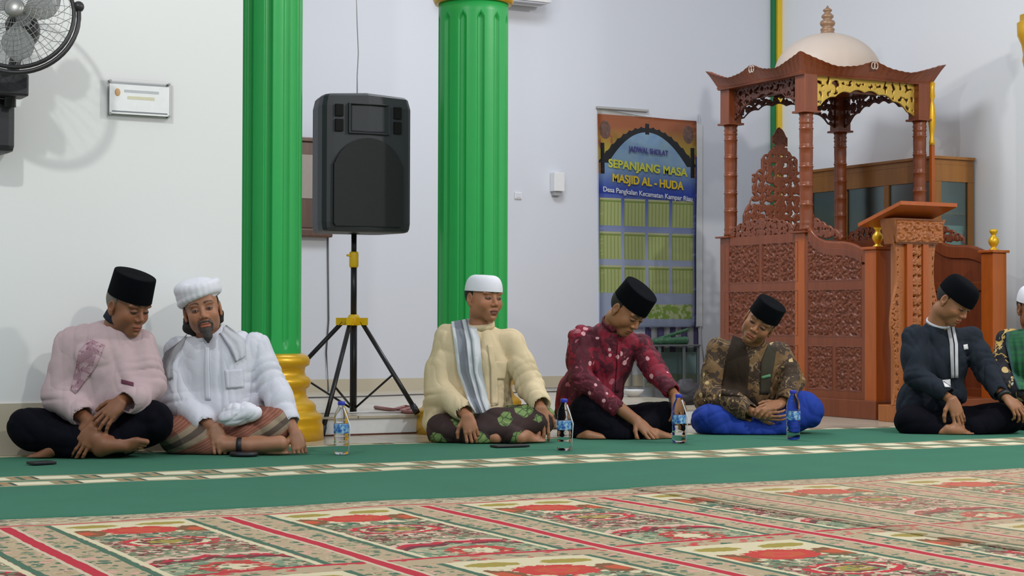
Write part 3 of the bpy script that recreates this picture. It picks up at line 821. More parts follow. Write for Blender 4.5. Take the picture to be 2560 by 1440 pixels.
def person(d):
    T0 = d['T']; k_ = d.get('dk', 1.0)
    if k_ != 1.0:      # seated close to the wall: the pose is flatter in depth
        sc = lambda t: (t[0], t[1], t[2]*k_)+tuple(t[3:])
        d['j'] = {a: sc(b) for a, b in d['j'].items()}; d['head'] = sc(d['head'])
        for h in d['hands']: h['w'] = sc(h['w']); h['tip'] = sc(h['tip'])
        for h in d.get('feet', []): h['a'] = sc(h['a']); h['t'] = sc(h['t'])
        for h in d.get('skinx', []): h['p'] = [sc(q) for q in h['p']]
        for key in ('shirtx', 'legx'):
            d[key] = [(e[0], e[1], e[2], e[3]*k_)+tuple(e[4:]) if e[0] == 'e' else (e[0], [sc(q) for q in e[1]], e[2]) for e in d.get(key, [])]
    J = {k: at_t(v[0], v[1], T0-v[2]) for k, v in d['j'].items()}
    base = J['pel'].copy(); base[2] = .0
    root = empty('person', base, d['label'], 'person', None)
    s = d.get('hs', 1.0)
    hc = at_t(d['head'][0], d['head'][1], T0-d['head'][2]); R = head_rot(*d['head'][3:6])
    lat = J['shL']-J['shR']; lat /= np.linalg.norm(lat)
    def frame(a, b):
        z = b-a; z /= np.linalg.norm(z); x = lat-z*(lat@z); x /= np.linalg.norm(x); y = np.cross(z, x); return np.stack([x, y, z], 1)
    Rt = frame(J['pel'], J['chest']); Rc = frame(J['chest'], J['neck'])
    wst = (J['pel']*.55+J['chest']*.45)
    B = d.get('bulk', 1.0)
    # --- body
    S = Sdf()
    S.ell(J['pel'], (.145*B, .100*B, .10), Rt, .04).ell(wst, (.125*B, .090*B, .12), Rt, .05).ell(J['chest'], (.145*B, .092*B, .13), Rc, .05)
    S.cap(J['shR'], J['shL'], .042, .042, .05)
    S.chain([J['chest']*.5+J['neck']*.5, J['neck'], hc+R@np.array([0, -.022, -.075])*s], [.06, .056, .052], .03)
    for a in ('R', 'L'):
        S.chain([J['sh'+a], J['el'+a], J['wr'+a]], [.045, .036, .024], .02)
        S.chain([J['hip'+a], J['kn'+a], J['an'+a]], [.066, .042, .030], .03)
    add_head(S, hc, R, s, d.get('jaw', 1.0), d.get('fat', 0.0))
    for hd in d['hands']:
        w = at_t(*hd['w'][:2], T0-hd['w'][2]); tp = at_t(*hd['tip'][:2], T0-hd['tip'][2])
        nr = hd['n'][0]*RGT+hd['n'][1]*UPV-hd['n'][2]*FWD
        hand(S, w, tp, nr, hd.get('curl', .35), hd.get('th', 1), hd.get('len', .18), tcurl=hd.get('tc', .3), spread=hd.get('sp', .08))
    for ft in d.get('feet', []):
        a = at_t(*ft['a'][:2], T0-ft['a'][2]); b = at_t(*ft['t'][:2], T0-ft['t'][2]); nr = ft['n'][0]*RGT+ft['n'][1]*UPV-ft['n'][2]*FWD
        foot(S, a, b, nr, ft.get('s', .95), side=ft.get('side', 1))
    for ex in d.get('skinx', []):
        S.chain([at_t(p[0], p[1], T0-p[2]) for p in ex['p']], ex['r'], .015)
    me, v = S.mesh('body', .0085, floor=.012)
    OPEN[0] = d.get('open', False)
    col = head_color(v, hc, R, s, d['skin'], d.get('lip', np.array(d['skin'])*np.array([1.0, .62, .62])), d.get('brow', (.02, .014, .01)), beard=d.get('beardc'), stub=d.get('stub', .2))
    col = col*(1+.10*wrinkle(v, 30, 3)[:, None])
    for dk in d.get('darkskin', []):
        c0 = at_t(dk[0], dk[1], T0-dk[2]); m = np.linalg.norm(v-c0, axis=1) < dk[3]; col[m] *= dk[4]
    set_color(me, np.clip(col, 0, 1)); body = link_mesh('body', me, M_SKIN, root)
    # --- shirt
    S = Sdf(); gl = d.get('ease', 1.0)
    S.ell(J['pel']+Rt@np.array([0, 0, .02]), (.175*B*gl, .128*B*gl, .12), Rt, .05).ell(wst, (.160*B*gl, .122*B*gl, .14), Rt, .06).ell(J['chest'], (.172*B*gl, .118*B, .15), Rc, .06)
    for a in ('R', 'L'):
        S.cap(J['neck']*.72+J['chest']*.28, J['sh'+a], .058, .054, .05)
    S.cap(J['chest']*.5+J['neck']*.5, J['neck']*.88+J['chest']*.12, .070, .058, .045)
    for a in ('R', 'L'):
        r = [q_*.90 for q_ in d.get('sl', (.066, .060, .050))]; r[0] *= .93; e1 = J['cu'+a]
        S.chain([J['sh'+a], J['sh'+a]*.5+J['el'+a]*.5, J['el'+a], e1], [r[0], (r[0]+r[1])/2, r[1], r[2]], .022)
    for ex in d.get('shirtx', []):
        if ex[0] == 'e': S.ell(at_t(ex[1], ex[2], T0-ex[3]), ex[4], np.stack([RGT, -FWD, UPV], 1), ex[5] if len(ex) > 5 else .05)
        else: S.chain([at_t(p[0], p[1], T0-p[2]) for p in ex[1]], ex[2], .04)
    # open cuffs: hollow the last few centimetres
    for a in ('R', 'L'):
        e1 = J['cu'+a]; dd = e1-J['el'+a]; dd /= np.linalg.norm(dd); r = d.get('sl', (.066, .060, .050))[2]
        S.ops.append(('c', e1+dd*(-.015+r), e1+dd*(r+.15), (r*1.5, r*1.5), .006, True)) if False else None
        r = r*.9; S.cap(e1-dd*.01, e1+dd*.09, r*.74, r*.95, .004, True)
    # neck opening
    nk = J['neck']; nd = hc+R@np.array([0, -.02, -.08])*s-nk; nd /= np.linalg.norm(nd)
    S.cap(nk+nd*.0, nk+nd*.14, d.get('nkr', .050), d.get('nkr', .050)+.02, .006, True)
    wd = J['chest']-J['pel']
    S.zone(J['chest'], .5, d.get('shh', .006))
    S.fold = [(J['elR'], J['elR']-J['shR'], .10), (J['elL'], J['elL']-J['shL'], .10), ((J['cuR']+J['elR'])/2, J['cuR']-J['elR'], .08), ((J['cuL']+J['elL'])/2, J['cuL']-J['elL'], .08)]
    S.calm = [J['cuR'], J['cuL']]
    me, v = S.mesh('shirt', .006, floor=.012, wr=d.get('wr', .0045)*1.7, wrf=d.get('wrf', 34), wseed=d['seed'], wdir=wd)
    sh = link_mesh('shirt', me, d['shirtm'], root)
    # --- trousers / sarong
    S = Sdf(); lr = d.get('leg', (.098, .078, .064, .052))
    S.ell(J['pel']-Rt@np.array([0, 0, .02]), (.168*B, .135*B, .085), Rt, .05)
    for a in ('R', 'L'):
        S.chain([J['hip'+a], J['hip'+a]*.45+J['kn'+a]*.55, J['kn'+a], J['sn'+a]], lr, .03)
    for ex in d.get('legx', []):
        if ex[0] == 'e': S.ell(at_t(ex[1], ex[2], T0-ex[3]), ex[4], np.stack([RGT, -FWD, UPV], 1), ex[5] if len(ex) > 5 else .05)
        else: S.chain([at_t(p[0], p[1], T0-p[2]) for p in ex[1]], ex[2], .03)
    me, v = S.mesh('t', .0065, floor=.0105, wr=d.get('lwr', .006), wrf=26, wseed=d['seed']+9)
    me.name = d['legname']
    lg = link_mesh(d['legname'], me, d['legm'], root)
    # --- hair
    if d.get('hair', True):
        S = Sdf(); T = lambda p: hc+R@(np.array(p)*s)
        S.ell(T((0, -.014, .030)), np.array((.0795, .0965, .088))*s, R, .01)
        S.ell(T((0, .075, .02)), np.array((.12, .080, .15))*s, R, .004, True)
        S.ell(T((0, .03, -.085)), np.array((.12, .13, .075))*s, R, .006, True)
        for x in (-1, 1): S.ell(T((x*.082, -.004, -.008)), np.array((.012, .024, .034))*s, R, .004, True)
        S.zone(hc, .14, .003)
        me, v = S.mesh('hair', .004); link_mesh('hair', me, d.get('hairm', M_HAIR), root)
    hd = d['hat']
    if hd[0] == 'peci': cp = peci(root, hc, R, s, hd[1], M_PECI, 'cap', hd[2])
    elif hd[0] == 'kopiah': cp = peci(root, hc, R, s, hd[1], M_KOP, 'cap', hd[2], .086, .107, .040, .8)
    elif hd[0] == 'round': cp = peci(root, hc, R, s, hd[1], M_PECI, 'cap', hd[2], .090, .110, .034, .6)
    else: cp = None
    return root, sh, lg, hc, R, s, T0, J
M_KOP = fabric('white_knitted_cap', (.80, .80, .86), .85, .05, 500, 20, .15, .2, 0.0)

# fabrics of the seated men
def pink_mat():
    g = G('dusty_pink_shirt_cloth'); v, x, y, z = g.coords(); n1 = g.noise(v, 14, 4); n2 = g.noise(v, 700, 1)
    c = g.mix(n1*.5+n2*.5, srgb(184, 158, 162), srgb(206, 182, 184))
    return g.out(c, .85, 0, n1*.6+n2*.1-crease(g, v, 9)*.7, .45, .016)
def batik(name, cols, scale=11, spots=None, seed=0.0):
    g = G(name); v, x, y, z = g.coords(); vv = g.vec(x+seed, y+seed*.7, z)
    w = g.noise(vv, 6, 3, color=True)
    mixv = g.n('ShaderNodeMix', data_type='VECTOR'); mixv.inputs[0].default_value = .18
    g.val(mixv.inputs[4], vv); g.val(mixv.inputs[5], w); wv = E(g, mixv.outputs[1])
    a = g.noise(wv, scale*.8, 3, .6); b = g.voro(wv, scale*1.3); e = g.voro(wv, scale*1.3, 'DISTANCE_TO_EDGE')
    c = g.mix(a.gt(.52), cols[0], cols[1])
    c = g.mix(e.lt(.03)*g.noise(wv, scale*.5, 2).gt(.55), c, cols[2]); c = g.mix(g.noise(wv, scale*2.2, 3, .6).gt(.62), c, cols[2])
    c = g.mix(b.lt(.18)*g.noise(wv, scale*.6, 2).gt(.50), c, cols[3])
    if spots:
        sp = g.voro(vv, spots[0]); m = g.noise(vv, 3.5, 2).gt(spots[2]); c = g.mix(sp.lt(spots[3])*m, c, spots[1])
    n2 = g.noise(v, 16, 4)
    return g.out(c, .8, 0, n2*.8-crease(g, v, 9)*.7, .45, .016)
M_PINK = pink_mat()
M_WSH = fabric('white_shirt_cloth', (.72, .73, .80), .85, .05, 700, 14, .3)
M_CRM = fabric('cream_shirt_cloth', srgb(222, 202, 164), .85, .06, 700, 14, .3)
M_RED = batik('maroon_batik', [srgb(84, 18, 36), srgb(134, 18, 44), srgb(120, 44, 60), srgb(170, 96, 108)], 12, (19, srgb(226, 168, 174), .47, .26))
M_BRN = batik('brown_gold_batik', [srgb(62, 46, 32), srgb(112, 84, 50), srgb(140, 114, 78), srgb(168, 138, 86)], 19, (17, srgb(206, 180, 124), .58, .22), 4.0)
M_NAVY = fabric('charcoal_navy_cloth', (.015, .021, .032), .85, .15, 700, 14, .35)
M_BLK = fabric('black_trouser_cloth', (.0045, .0045, .008), .85, .2, 700, 14, .35, .05)
M_BLUE = fabric('royal_blue_cloth', (.012, .045, .32), .75, .3, 400, 10, .45)
M_FLOR = batik('black_floral_batik', [(.008, .008, .010), (.012, .012, .02), srgb(206, 170, 96), srgb(190, 190, 170)], 9, (14, srgb(206, 178, 120), .50, .28), 2.0)
def sarong_green():
    g = G('dark_sarong_with_green_flowers'); v, x, y, z = g.coords()
    n = g.noise(v, 7, 3, .6); f = g.voro(v, 8.0); pet = g.voro(v, 46)
    base = g.mix(n, (.012, .008, .010), srgb(70, 42, 38))
    fl = f+(g.noise(v, 28, 2)-.5)*.25
    m = fl.lt(.36)
    c = g.mix(m, base, g.mix((g.voro(v, 30, 'DISTANCE_TO_EDGE')*9).min(1), srgb(34, 62, 34), g.mix(g.noise(v, 34, 3), srgb(74, 112, 58), srgb(150, 168, 100))))
    return g.out(c, .8, 0, n, .3, .01)
def sarong_rust():
    g = G('rust_and_beige_plaid_sarong'); v, x, y, z = g.coords()
    d = (x*.6-z*.9); u = (d/.17).fract(); n = g.noise(v, 300, 1)
    c = g.mix(u.gt(.55), srgb(140, 84, 66), srgb(158, 140, 116)); c = g.mix(u.band(.70, .86), c, srgb(92, 80, 70))
    st = (d/.012).fract(); c = g.mix(st.lt(.25)*u.lt(.55), c, srgb(170, 112, 90))
    return g.out(g.mix(n*.3, c, (.1, .05, .04)), .85, 0, g.noise(v, 16, 3), .3, .01)
M_SARG = sarong_green(); M_SARR = sarong_rust()
SK1 = srgb(142, 92, 62); SK2 = srgb(176, 124, 94); SK3 = srgb(178, 122, 88); SK4 = srgb(164, 112, 76)

UPN = (0, .5, 1)
P1 = person(dict(T=7.64, dk=.72, seed=1, label='person in a dusty pink shirt and tall black cap leaning towards his neighbour',
    skin=SK1, stub=.15, wr=.005, bulk=1.12, ease=1.08, hs=1.02, sl=(.080, .074, .060),
    j=dict(pel=(250, 1050, -.02), chest=(262, 905, .05), neck=(292, 822, .06), shR=(175, 862, .06), shL=(352, 862, .03),
           elR=(148, 985, .12), cuR=(198, 1032, .26), wrR=(232, 1062, .32), elL=(375, 965, .10), cuL=(325, 1000, .27), wrL=(300, 1004, .30),
           hipR=(215, 1075, .02), hipL=(300, 1075, .02), knR=(62, 1066, .18), knL=(372, 1050, .22), anR=(220, 1112, .33), anL=(250, 1125, .35), snR=(190, 1108, .30), snL=(300, 1108, .30)),
    head=(318, 768, .10, 52, 18, -2), hat=('peci', .105, 0), hairm=M_GREY,
    hands=[dict(w=(236, 1066, .35), tip=(205, 1110, .38), n=(.3, .5, 1), curl=.3, th=-1, len=.17), dict(w=(308, 1000, .31), tip=(248, 1052, .38), n=(-.2, .6, 1), curl=.25, th=1, len=.185, sp=.12)],
    feet=[dict(a=(262, 1112, .36), t=(350, 1130, .40), n=(.2, -.3, 1), s=1.0, side=-1), dict(a=(130, 1125, .30), t=(92, 1140, .33), n=(0, .5, 1), s=.7)],
    skinx=[dict(p=[(215, 1075, .30), (262, 1112, .36)], r=[.034, .034])],
    shirtm=M_PINK, legm=M_BLK, legname='trousers',
    shirtx=[('e', 165, 985, .10, (.085, .08, .09)), ('e', 270, 1010, .14, (.17, .06, .07)), ('e', 300, 960, .14, (.10, .06, .10)), ('e', 345, 1000, .26, (.05, .05, .05), .03)],
    legx=[('e', 80, 1075, .17, (.085, .08, .08)), ('c', [(90, 1085, .2), (200, 1110, .30)], [.075, .055]), ('e', 395, 1055, .2, (.06, .07, .08)), ('e', 260, 1100, .18, (.2, .1, .05)), ('c', [(120, 1118, .22), (190, 1125, .30)], [.03, .035])]))
P2 = person(dict(T=7.88, dk=.75, seed=2, label='person with a short beard in white shirt and white turban', skin=SK2, beardc=(.035, .028, .024), stub=.3, open=True,
    wr=.005, bulk=1.02, ease=1.05, jaw=.96, sl=(.074, .068, .054),
    j=dict(pel=(560, 1035, 0), chest=(552, 915, .03), neck=(530, 850, .03), shR=(448, 878, .04), shL=(640, 868, .02),
           elR=(440, 995, .10), cuR=(505, 1055, .25), wrR=(545, 1080, .31), elL=(680, 965, .06), cuL=(722, 1048, .20), wrL=(738, 1085, .26),
           hipR=(510, 1065, .02), hipL=(610, 1065, .02), knR=(440, 1085, .20), knL=(690, 1062, .20), anR=(600, 1112, .34), anL=(620, 1112, .34), snR=(520, 1110, .30), snL=(620, 1085, .28)),
    head=(506, 776, .10, 10, 4, 12), hat=('none',), hairm=M_HAIR,
    hands=[dict(w=(536, 1062, .33), tip=(552, 1120, .38), n=(.1, .5, 1), curl=.32, th=1, len=.165), dict(w=(738, 1078, .27), tip=(752, 1130, .31), n=(.3, .5, 1), curl=.45, th=1, len=.16)],
    feet=[dict(a=(660, 1112, .33), t=(745, 1116, .30), n=(0, .8, .5), s=.9)],
    skinx=[dict(p=[(560, 1112, .35), (620, 1114, .36), (700, 1108, .33)], r=[.030, .028, .034])],
    shirtm=M_WSH, legm=M_SARR, legname='sarong',
    shirtx=[('e', 520, 1020, .12, (.14, .06, .07)), ('e', 700, 1010, .12, (.055, .06, .09), .04), ('e', 455, 985, .08, (.07, .07, .10))],
    legx=[('e', 455, 1090, .22, (.08, .08, .075)), ('e', 672, 1066, .22, (.075, .08, .065)), ('e', 560, 1090, .15, (.2, .12, .05)), ('c', [(450, 1095, .24), (540, 1120, .33)], [.07, .035])]))
P3 = person(dict(T=8.7, seed=3, label='person in a cream shirt and white cap with a grey scarf on one shoulder', skin=SK3, stub=.15, open=True,
    wr=.005, bulk=1.05, ease=1.06, fat=.003, sl=(.078, .072, .056),
    j=dict(pel=(1185, 1040, 0), chest=(1188, 905, .03), neck=(1203, 828, .03), shR=(1120, 845, .04), shL=(1278, 856, .03),
           elR=(1098, 975, .10), cuR=(1158, 1028, .28), wrR=(1170, 1042, .33), elL=(1325, 965, .08), cuL=(1350, 1006, .20), wrL=(1352, 1020, .22),
           hipR=(1150, 1065, .02), hipL=(1235, 1065, .02), knR=(1105, 1075, .20), knL=(1340, 1050, .16), anR=(1240, 1095, .30), anL=(1300, 1095, .30), snR=(1190, 1095, .28), snL=(1280, 1085, .28)),
    head=(1208, 748, .06, 38, 0, -3), hat=('kopiah', .080, 0), lip=srgb(120, 66, 52), jaw=1.04,
    hands=[dict(w=(1166, 1036, .33), tip=(1185, 1100, .37), n=(.0, .6, 1), curl=.42, th=1, len=.175), dict(w=(1352, 1015, .23), tip=(1356, 1090, .26), n=(.2, .5, 1), curl=.3, th=-1, len=.185)],
    feet=[dict(a=(1310, 1094, .27), t=(1388, 1094, .26), n=(0, .7, .7), s=.8)],
    shirtm=M_CRM, legm=M_SARG, legname='sarong',
    shirtx=[('e', 1105, 1020, .05, (.085, .12, .10)), ('e', 1190, 1030, .12, (.12, .06, .06)), ('e', 1085, 1060, .05, (.055, .12, .05), .04), ('e', 1100, 940, .06, (.07, .07, .10))],
    legx=[('e', 1120, 1078, .2, (.09, .1, .07)), ('e', 1330, 1050, .18, (.11, .09, .075)), ('e', 1230, 1075, .2, (.16, .12, .06)), ('c', [(1290, 1090, .22), (1200, 1098, .28)], [.05, .045]), ('e', 1250, 1050, .22, (.10, .06, .06))]))
P4 = person(dict(T=9.05, seed=4, label='person in a maroon batik shirt looking down, black cap, below the banner', skin=SK4, stub=.2,
    wr=.0045, bulk=1.0, eyes=True, sl=(.072, .062, .050), nkr=.046,
    j=dict(pel=(1468, 1030, -.10), chest=(1502, 900, .06), neck=(1534, 822, .12), shR=(1452, 846, .14), shL=(1602, 866, .06),
           elR=(1452, 945, .22), cuR=(1540, 1020, .31), wrR=(1580, 1045, .33), elL=(1640, 930, .14), cuL=(1676, 974, .25), wrL=(1688, 990, .27),
           hipR=(1450, 1060, .0), hipL=(1530, 1060, -.02), knR=(1462, 1030, .22), knL=(1665, 1045, .18), anR=(1570, 1085, .32), anL=(1600, 1088, .30), snR=(1530, 1085, .32), snL=(1600, 1075, .30)),
    head=(1566, 776, .19, 48, 36, -8), hat=('peci', .098, 2),
    hands=[dict(w=(1588, 1048, .34), tip=(1640, 1092, .39), n=(.4, .7, .8), curl=.25, th=1, len=.18), dict(w=(1690, 985, .28), tip=(1700, 1045, .32), n=(.6, .4, .8), curl=.3, th=-1, len=.17)],
    skinx=[dict(p=[(1548, 1020, .31), (1588, 1050, .34)], r=[.032, .026])],
    feet=[dict(a=(1470, 1090, .36), t=(1535, 1090, .38), n=(-.1, .5, .8), s=.85), dict(a=(1640, 1086, .33), t=(1722, 1090, .33), n=(0, .6, .8), s=.85)],
    shirtm=M_RED, legm=M_BLK, legname='trousers',
    shirtx=[('e', 1435, 990, -.02, (.085, .10, .12)), ('e', 1500, 980, .08, (.12, .07, .10)), ('e', 1450, 900, .10, (.06, .07, .10))],
    legx=[('e', 1475, 1030, .2, (.085, .09, .085)), ('e', 1640, 1045, .16, (.12, .09, .07)), ('c', [(1480, 1040, .24), (1560, 1090, .34)], [.085, .045]), ('e', 1560, 1085, .14, (.2, .14, .05)), ('c', [(1440, 1085, .25), (1500, 1095, .3)], [.05, .03])]))
P5 = person(dict(T=9.4, seed=5, label='person in a brown and gold batik shirt and blue trousers with hands clasped', skin=SK4, stub=.15,
    wr=.0045, bulk=1.05, sl=(.074, .066, .054),
    j=dict(pel=(1856, 1030, -.05), chest=(1866, 925, .05), neck=(1884, 864, .08), shR=(1795, 876, .06), shL=(1948, 884, .02),
           elR=(1776, 985, .14), cuR=(1862, 1026, .28), wrR=(1895, 1036, .32), elL=(1982, 955, .10), cuL=(1962, 1000, .25), wrL=(1950, 1012, .28),
           hipR=(1815, 1060, .0), hipL=(1905, 1060, .0), knR=(1772, 1052, .20), knL=(2005, 1022, .18), anR=(1880, 1080, .28), anL=(1900, 1080, .28), snR=(1850, 1080, .26), snL=(1950, 1066, .26)),
    head=(1899, 808, .17, -10, 18, -34), hat=('peci', .088, 0),
    hands=[dict(w=(1888, 1034, .33), tip=(1955, 1040, .38), n=(.1, -.4, 1), curl=.32, th=1, len=.165), dict(w=(1952, 1008, .30), tip=(1893, 1026, .39), n=(-.2, .8, .9), curl=.35, th=1, len=.165)],
    shirtm=M_BRN, legm=M_BLUE, legname='trousers',
    shirtx=[('e', 1770, 1000, .06, (.075, .09, .07)), ('e', 1870, 985, .08, (.13, .07, .07)), ('e', 1960, 940, .04, (.05, .06, .10)), ('c', [(1770, 1000, .14), (1840, 1010, .25), (1880, 1032, .30)], [.055, .048, .034])],
    legx=[('e', 1790, 1050, .20, (.125, .10, .085)), ('e', 2008, 1022, .18, (.085, .09, .085)), ('c', [(2015, 1030, .2), (1930, 1075, .26)], [.09, .05]), ('e', 1880, 1075, .15, (.18, .14, .05)), ('c', [(1800, 1070, .24), (1900, 1082, .28), (1960, 1072, .26)], [.06, .05, .05])]))
P6 = person(dict(T=9.45, ease=.94, seed=6, label='person in a charcoal shirt with a white zip stripe looking down before the pulpit', skin=SK4, stub=.3,
    wr=.0045, bulk=1.02, sl=(.074, .066, .052), nkr=.046,
    j=dict(pel=(2325, 1035, -.05), chest=(2345, 905, .04), neck=(2342, 818, .06), shR=(2285, 842, .08), shL=(2428, 846, .0),
           elR=(2290, 940, .16), cuR=(2362, 982, .27), wrR=(2378, 1000, .29), elL=(2468, 930, .10), cuL=(2496, 978, .22), wrL=(2510, 990, .25),
           hipR=(2290, 1060, .0), hipL=(2380, 1060, .0), knR=(2275, 1050, .20), knL=(2520, 1045, .18), anR=(2390, 1080, .28), anL=(2430, 1080, .26), snR=(2350, 1080, .26), snL=(2440, 1070, .26)),
    head=(2382, 754, .14, 46, 32, -8), hat=('round', .098, 0),
    hands=[dict(w=(2378, 994, .30), tip=(2415, 1078, .34), n=(.2, .5, 1), curl=.28, th=1, len=.19), dict(w=(2514, 992, .26), tip=(2560, 1035, .32), n=(.3, .7, .8), curl=.5, th=-1, len=.17)],
    feet=[dict(a=(2375, 1076, .33), t=(2440, 1074, .34), n=(0, .6, .8), s=.85)],
    shirtm=M_NAVY, legm=M_BLK, legname='trousers',
    shirtx=[('e', 2290, 1010, -.02, (.10, .12, .12)), ('e', 2360, 990, .06, (.12, .07, .08)), ('e', 2285, 900, .08, (.06, .07, .10))],
    legx=[('e', 2290, 1052, .18, (.10, .09, .075)), ('e', 2500, 1045, .16, (.13, .10, .075)), ('c', [(2290, 1060, .22), (2370, 1082, .28)], [.075, .04]), ('e', 2400, 1070, .14, (.22, .14, .06))]))
P7 = person(dict(T=9.75, seed=7, label='person at the right edge with white cap and green shawl over floral shirt', skin=SK1, stub=.2,
    j=dict(pel=(2590, 1020, -.05), chest=(2590, 900, .04), neck=(2590, 830, .05), shR=(2520, 850, .05), shL=(2665, 850, .0),
           elR=(2500, 940, .12), cuR=(2560, 985, .26), wrR=(2575, 995, .29), elL=(2690, 940, .10), cuL=(2650, 990, .25), wrL=(2640, 1000, .27),
           hipR=(2550, 1045, .0), hipL=(2630, 1045, .0), knR=(2545, 1040, .15), knL=(2700, 1040, .18), anR=(2600, 1070, .26), anL=(2610, 1070, .24), snR=(2590, 1065, .24), snL=(2640, 1065, .24)),
    head=(2582, 772, .08, 10, 10, 0), hat=('kopiah', .085, 0),
    hands=[dict(w=(2580, 998, .30), tip=(2620, 1040, .33), n=(.2, .5, 1), curl=.3, th=1, len=.17), dict(w=(2640, 1000, .28), tip=(2610, 1040, .32), n=(.3, .7, .8), curl=.3, th=1, len=.17)],
    shirtm=M_FLOR, legm=M_BLK, legname='trousers', sl=(.07, .062, .05)))

# --- details of the men
def collar(P, mat, r=.058, h=.022, t=.006, name='collar', label=None, dz=0.0):
    dz -= .004; h += .008; r += .006
    root, sh, lg, hc, R, s, T0, J = P
    nk = J['neck']; nd = hc+R@np.array([0, -.02, -.08])*s-nk; nd /= np.linalg.norm(nd)
    q = Vector(nd).to_track_quat('Z', 'Y').to_matrix()
    mb = MB(); mb.lathe(V(nk+nd*dz), [(r+t, .012), (r+t*.9, .012+h), (r, .014+h), (r-.003, .012+h), (r-.001, .008)], 36, M=q)
    o = mb.build(name, mat, root)
    if label: o['label'] = label
    return o
collar(P1, fabric('dark_navy_collar_cloth', (.02, .022, .035)), .066, .024, label='dark navy collar', dz=.014)
collar(P2, M_WSH, .058, .026, dz=.008); collar(P3, M_CRM, .058, .02, dz=.006); collar(P4, M_RED, .055, .024, dz=.008); collar(P5, M_BRN, .057, .02); collar(P6, M_WSH, .053, .002, label='thin white collar', dz=.014)
# white turban of person 2
def turban():
    root, sh, lg, hc, R, s, T0, J = P2
    S = Sdf(); T = lambda p: hc+R@(np.array(p)*s)
    S.ell(T((0, -.012, .088)), np.array((.092, .106, .062))*s, R, .015)
    for q in range(4):
        pts = []
        for k in range(25):
            a = 2*math.pi*k/24; tl = (q-2)*.16
            pts.append(T((.084*math.cos(a), -.008+.101*math.sin(a), .062+q*.015+.060*math.cos(a+.5+q*.5)*tl+.008*math.sin(a))))
        S.chain(pts, [.0185]*25, .007)
    S.ell(T((.05, .01, .115)), np.array((.05, .06, .03))*s, R, .02)
    S.zone(hc+R@np.array((0, 0, .08)), .13, .0035)
    me, v = S.mesh('turban', .004); link_mesh('turban', me, M_KOP, root)
    # goatee and moustache
    S = Sdf()
    S.chain([T((0, .090, -.088)), T((0, .092, -.112)), T((.004, .082, -.138))], [.021, .018, .006], .012)
    for x in (-1, 1): S.chain([T((x*.003, .101, -.046)), T((x*.018, .096, -.049)), T((x*.029, .084, -.062)), T((x*.024, .084, -.088))], [.0045, .0048, .004, .005], .004)
    S.zone(T((0, .09, -.09)), .07, .0026)
    me, v = S.mesh('beard', .0026, wr=.0015, wrf=300, wseed=3); link_mesh('beard', me, M_BEARD, root)
    # hair curls behind the near ear
    S = Sdf(); S.chain([T((.070, -.035, -.030)), T((.074, -.030, -.065)), T((.060, -.030, -.090))], [.020, .026, .016], .01); S.chain([T((.070, -.035, -.030)), T((0, -.075, -.035)), T((-.070, -.035, -.030)), T((-.070, -.03, -.060))], [.018, .022, .018, .014], .01)
    S.zone(T((0, 0, -.05)), .12, .003)
    me, v = S.mesh('hair', .004, wr=.002, wrf=250, wseed=4); link_mesh('hair', me, M_HAIR, root)
turban()
B1, B2, B3, B4, B5, B6, B7 = (bvh_of(p[1]) for p in (P1, P2, P3, P4, P5, P6, P7))
# placket, pocket, embroidery
M_EMB = batik('plum_embroidery', [srgb(190, 160, 166), srgb(166, 128, 138), srgb(136, 88, 102), srgb(128, 76, 92)], 34, None, 1.0)
ribbon('embroidered_panel', B1, [(222, 846), (196, 880), (186, 935), (176, 975)], [(262, 862), (252, 890), (236, 925), (188, 985)], M_EMB, P1[0], .0015, 8, 16, thick=.0015, label='plum embroidered panel')
ribbon('pocket', B1, [(303, 948), (303, 958)], [(334, 956), (334, 966)], fabric('plum_trim', srgb(110, 62, 78)), P1[0], .002, 8, 3, thick=.002, label='plum chest pocket edge')
ribbon('placket', B2, [(513, 868), (511, 920), (513, 1000)], [(523, 868), (523, 920), (527, 1000)], M_WSH, P2[0], .003, 3, 18)
ribbon('pocket', B2, [(562, 925), (566, 972)], [(606, 922), (610, 968)], M_WSH, P2[0], .003, 6, 8)
ribbon('placket', B3, [(1218, 862), (1226, 920), (1228, 1015)], [(1232, 862), (1242, 920), (1246, 1012)], M_CRM, P3[0], .003, 3, 18)
ribbon('pocket', B3, [(1236, 902), (1230, 948)], [(1268, 904), (1262, 948)], M_CRM, P3[0], .003, 6, 8)
ribbon('placket', B4, [(1544, 852), (1542, 920), (1538, 980)], [(1552, 852), (1550, 920), (1548, 980)], M_RED, P4[0], .003, 3, 16)
ribbon('zip_stripe', B6, [(2366, 812), (2374, 860), (2378, 945)], [(2374, 808), (2384, 860), (2386, 945)], fabric('light_grey_trim', (.42, .42, .44)), P6[0], .003, 3, 18, label='light grey stripe left of the zip')
ribbon('zip_stripe', B6, [(2377, 808), (2387, 860), (2388, 945)], [(2384, 806), (2395, 860), (2396, 945)], fabric('white_trim', (.55, .55, .58)), P6[0], .003, 3, 18, label='white stripe right of the zip')
ribbon('badge', B6, [(2408, 862), (2410, 875)], [(2419, 860), (2421, 873)], M_WHITEP, P6[0], .003, 3, 3, label='small white badge')
ribbon('hem_patch', B6, [(2356, 950), (2362, 968)], [(2376, 948), (2377, 968)], M_WHITEP, P6[0], .006, 3, 4, label='white tag at the end of the zip')
ribbon('vest_panel', B5, [(1832, 838), (1814, 900), (1802, 988)], [(1858, 848), (1874, 900), (1868, 992)], fabric('dark_brown_panel', srgb(48, 36, 26)), P5[0], .002, 8, 20, label='dark brown front panel')
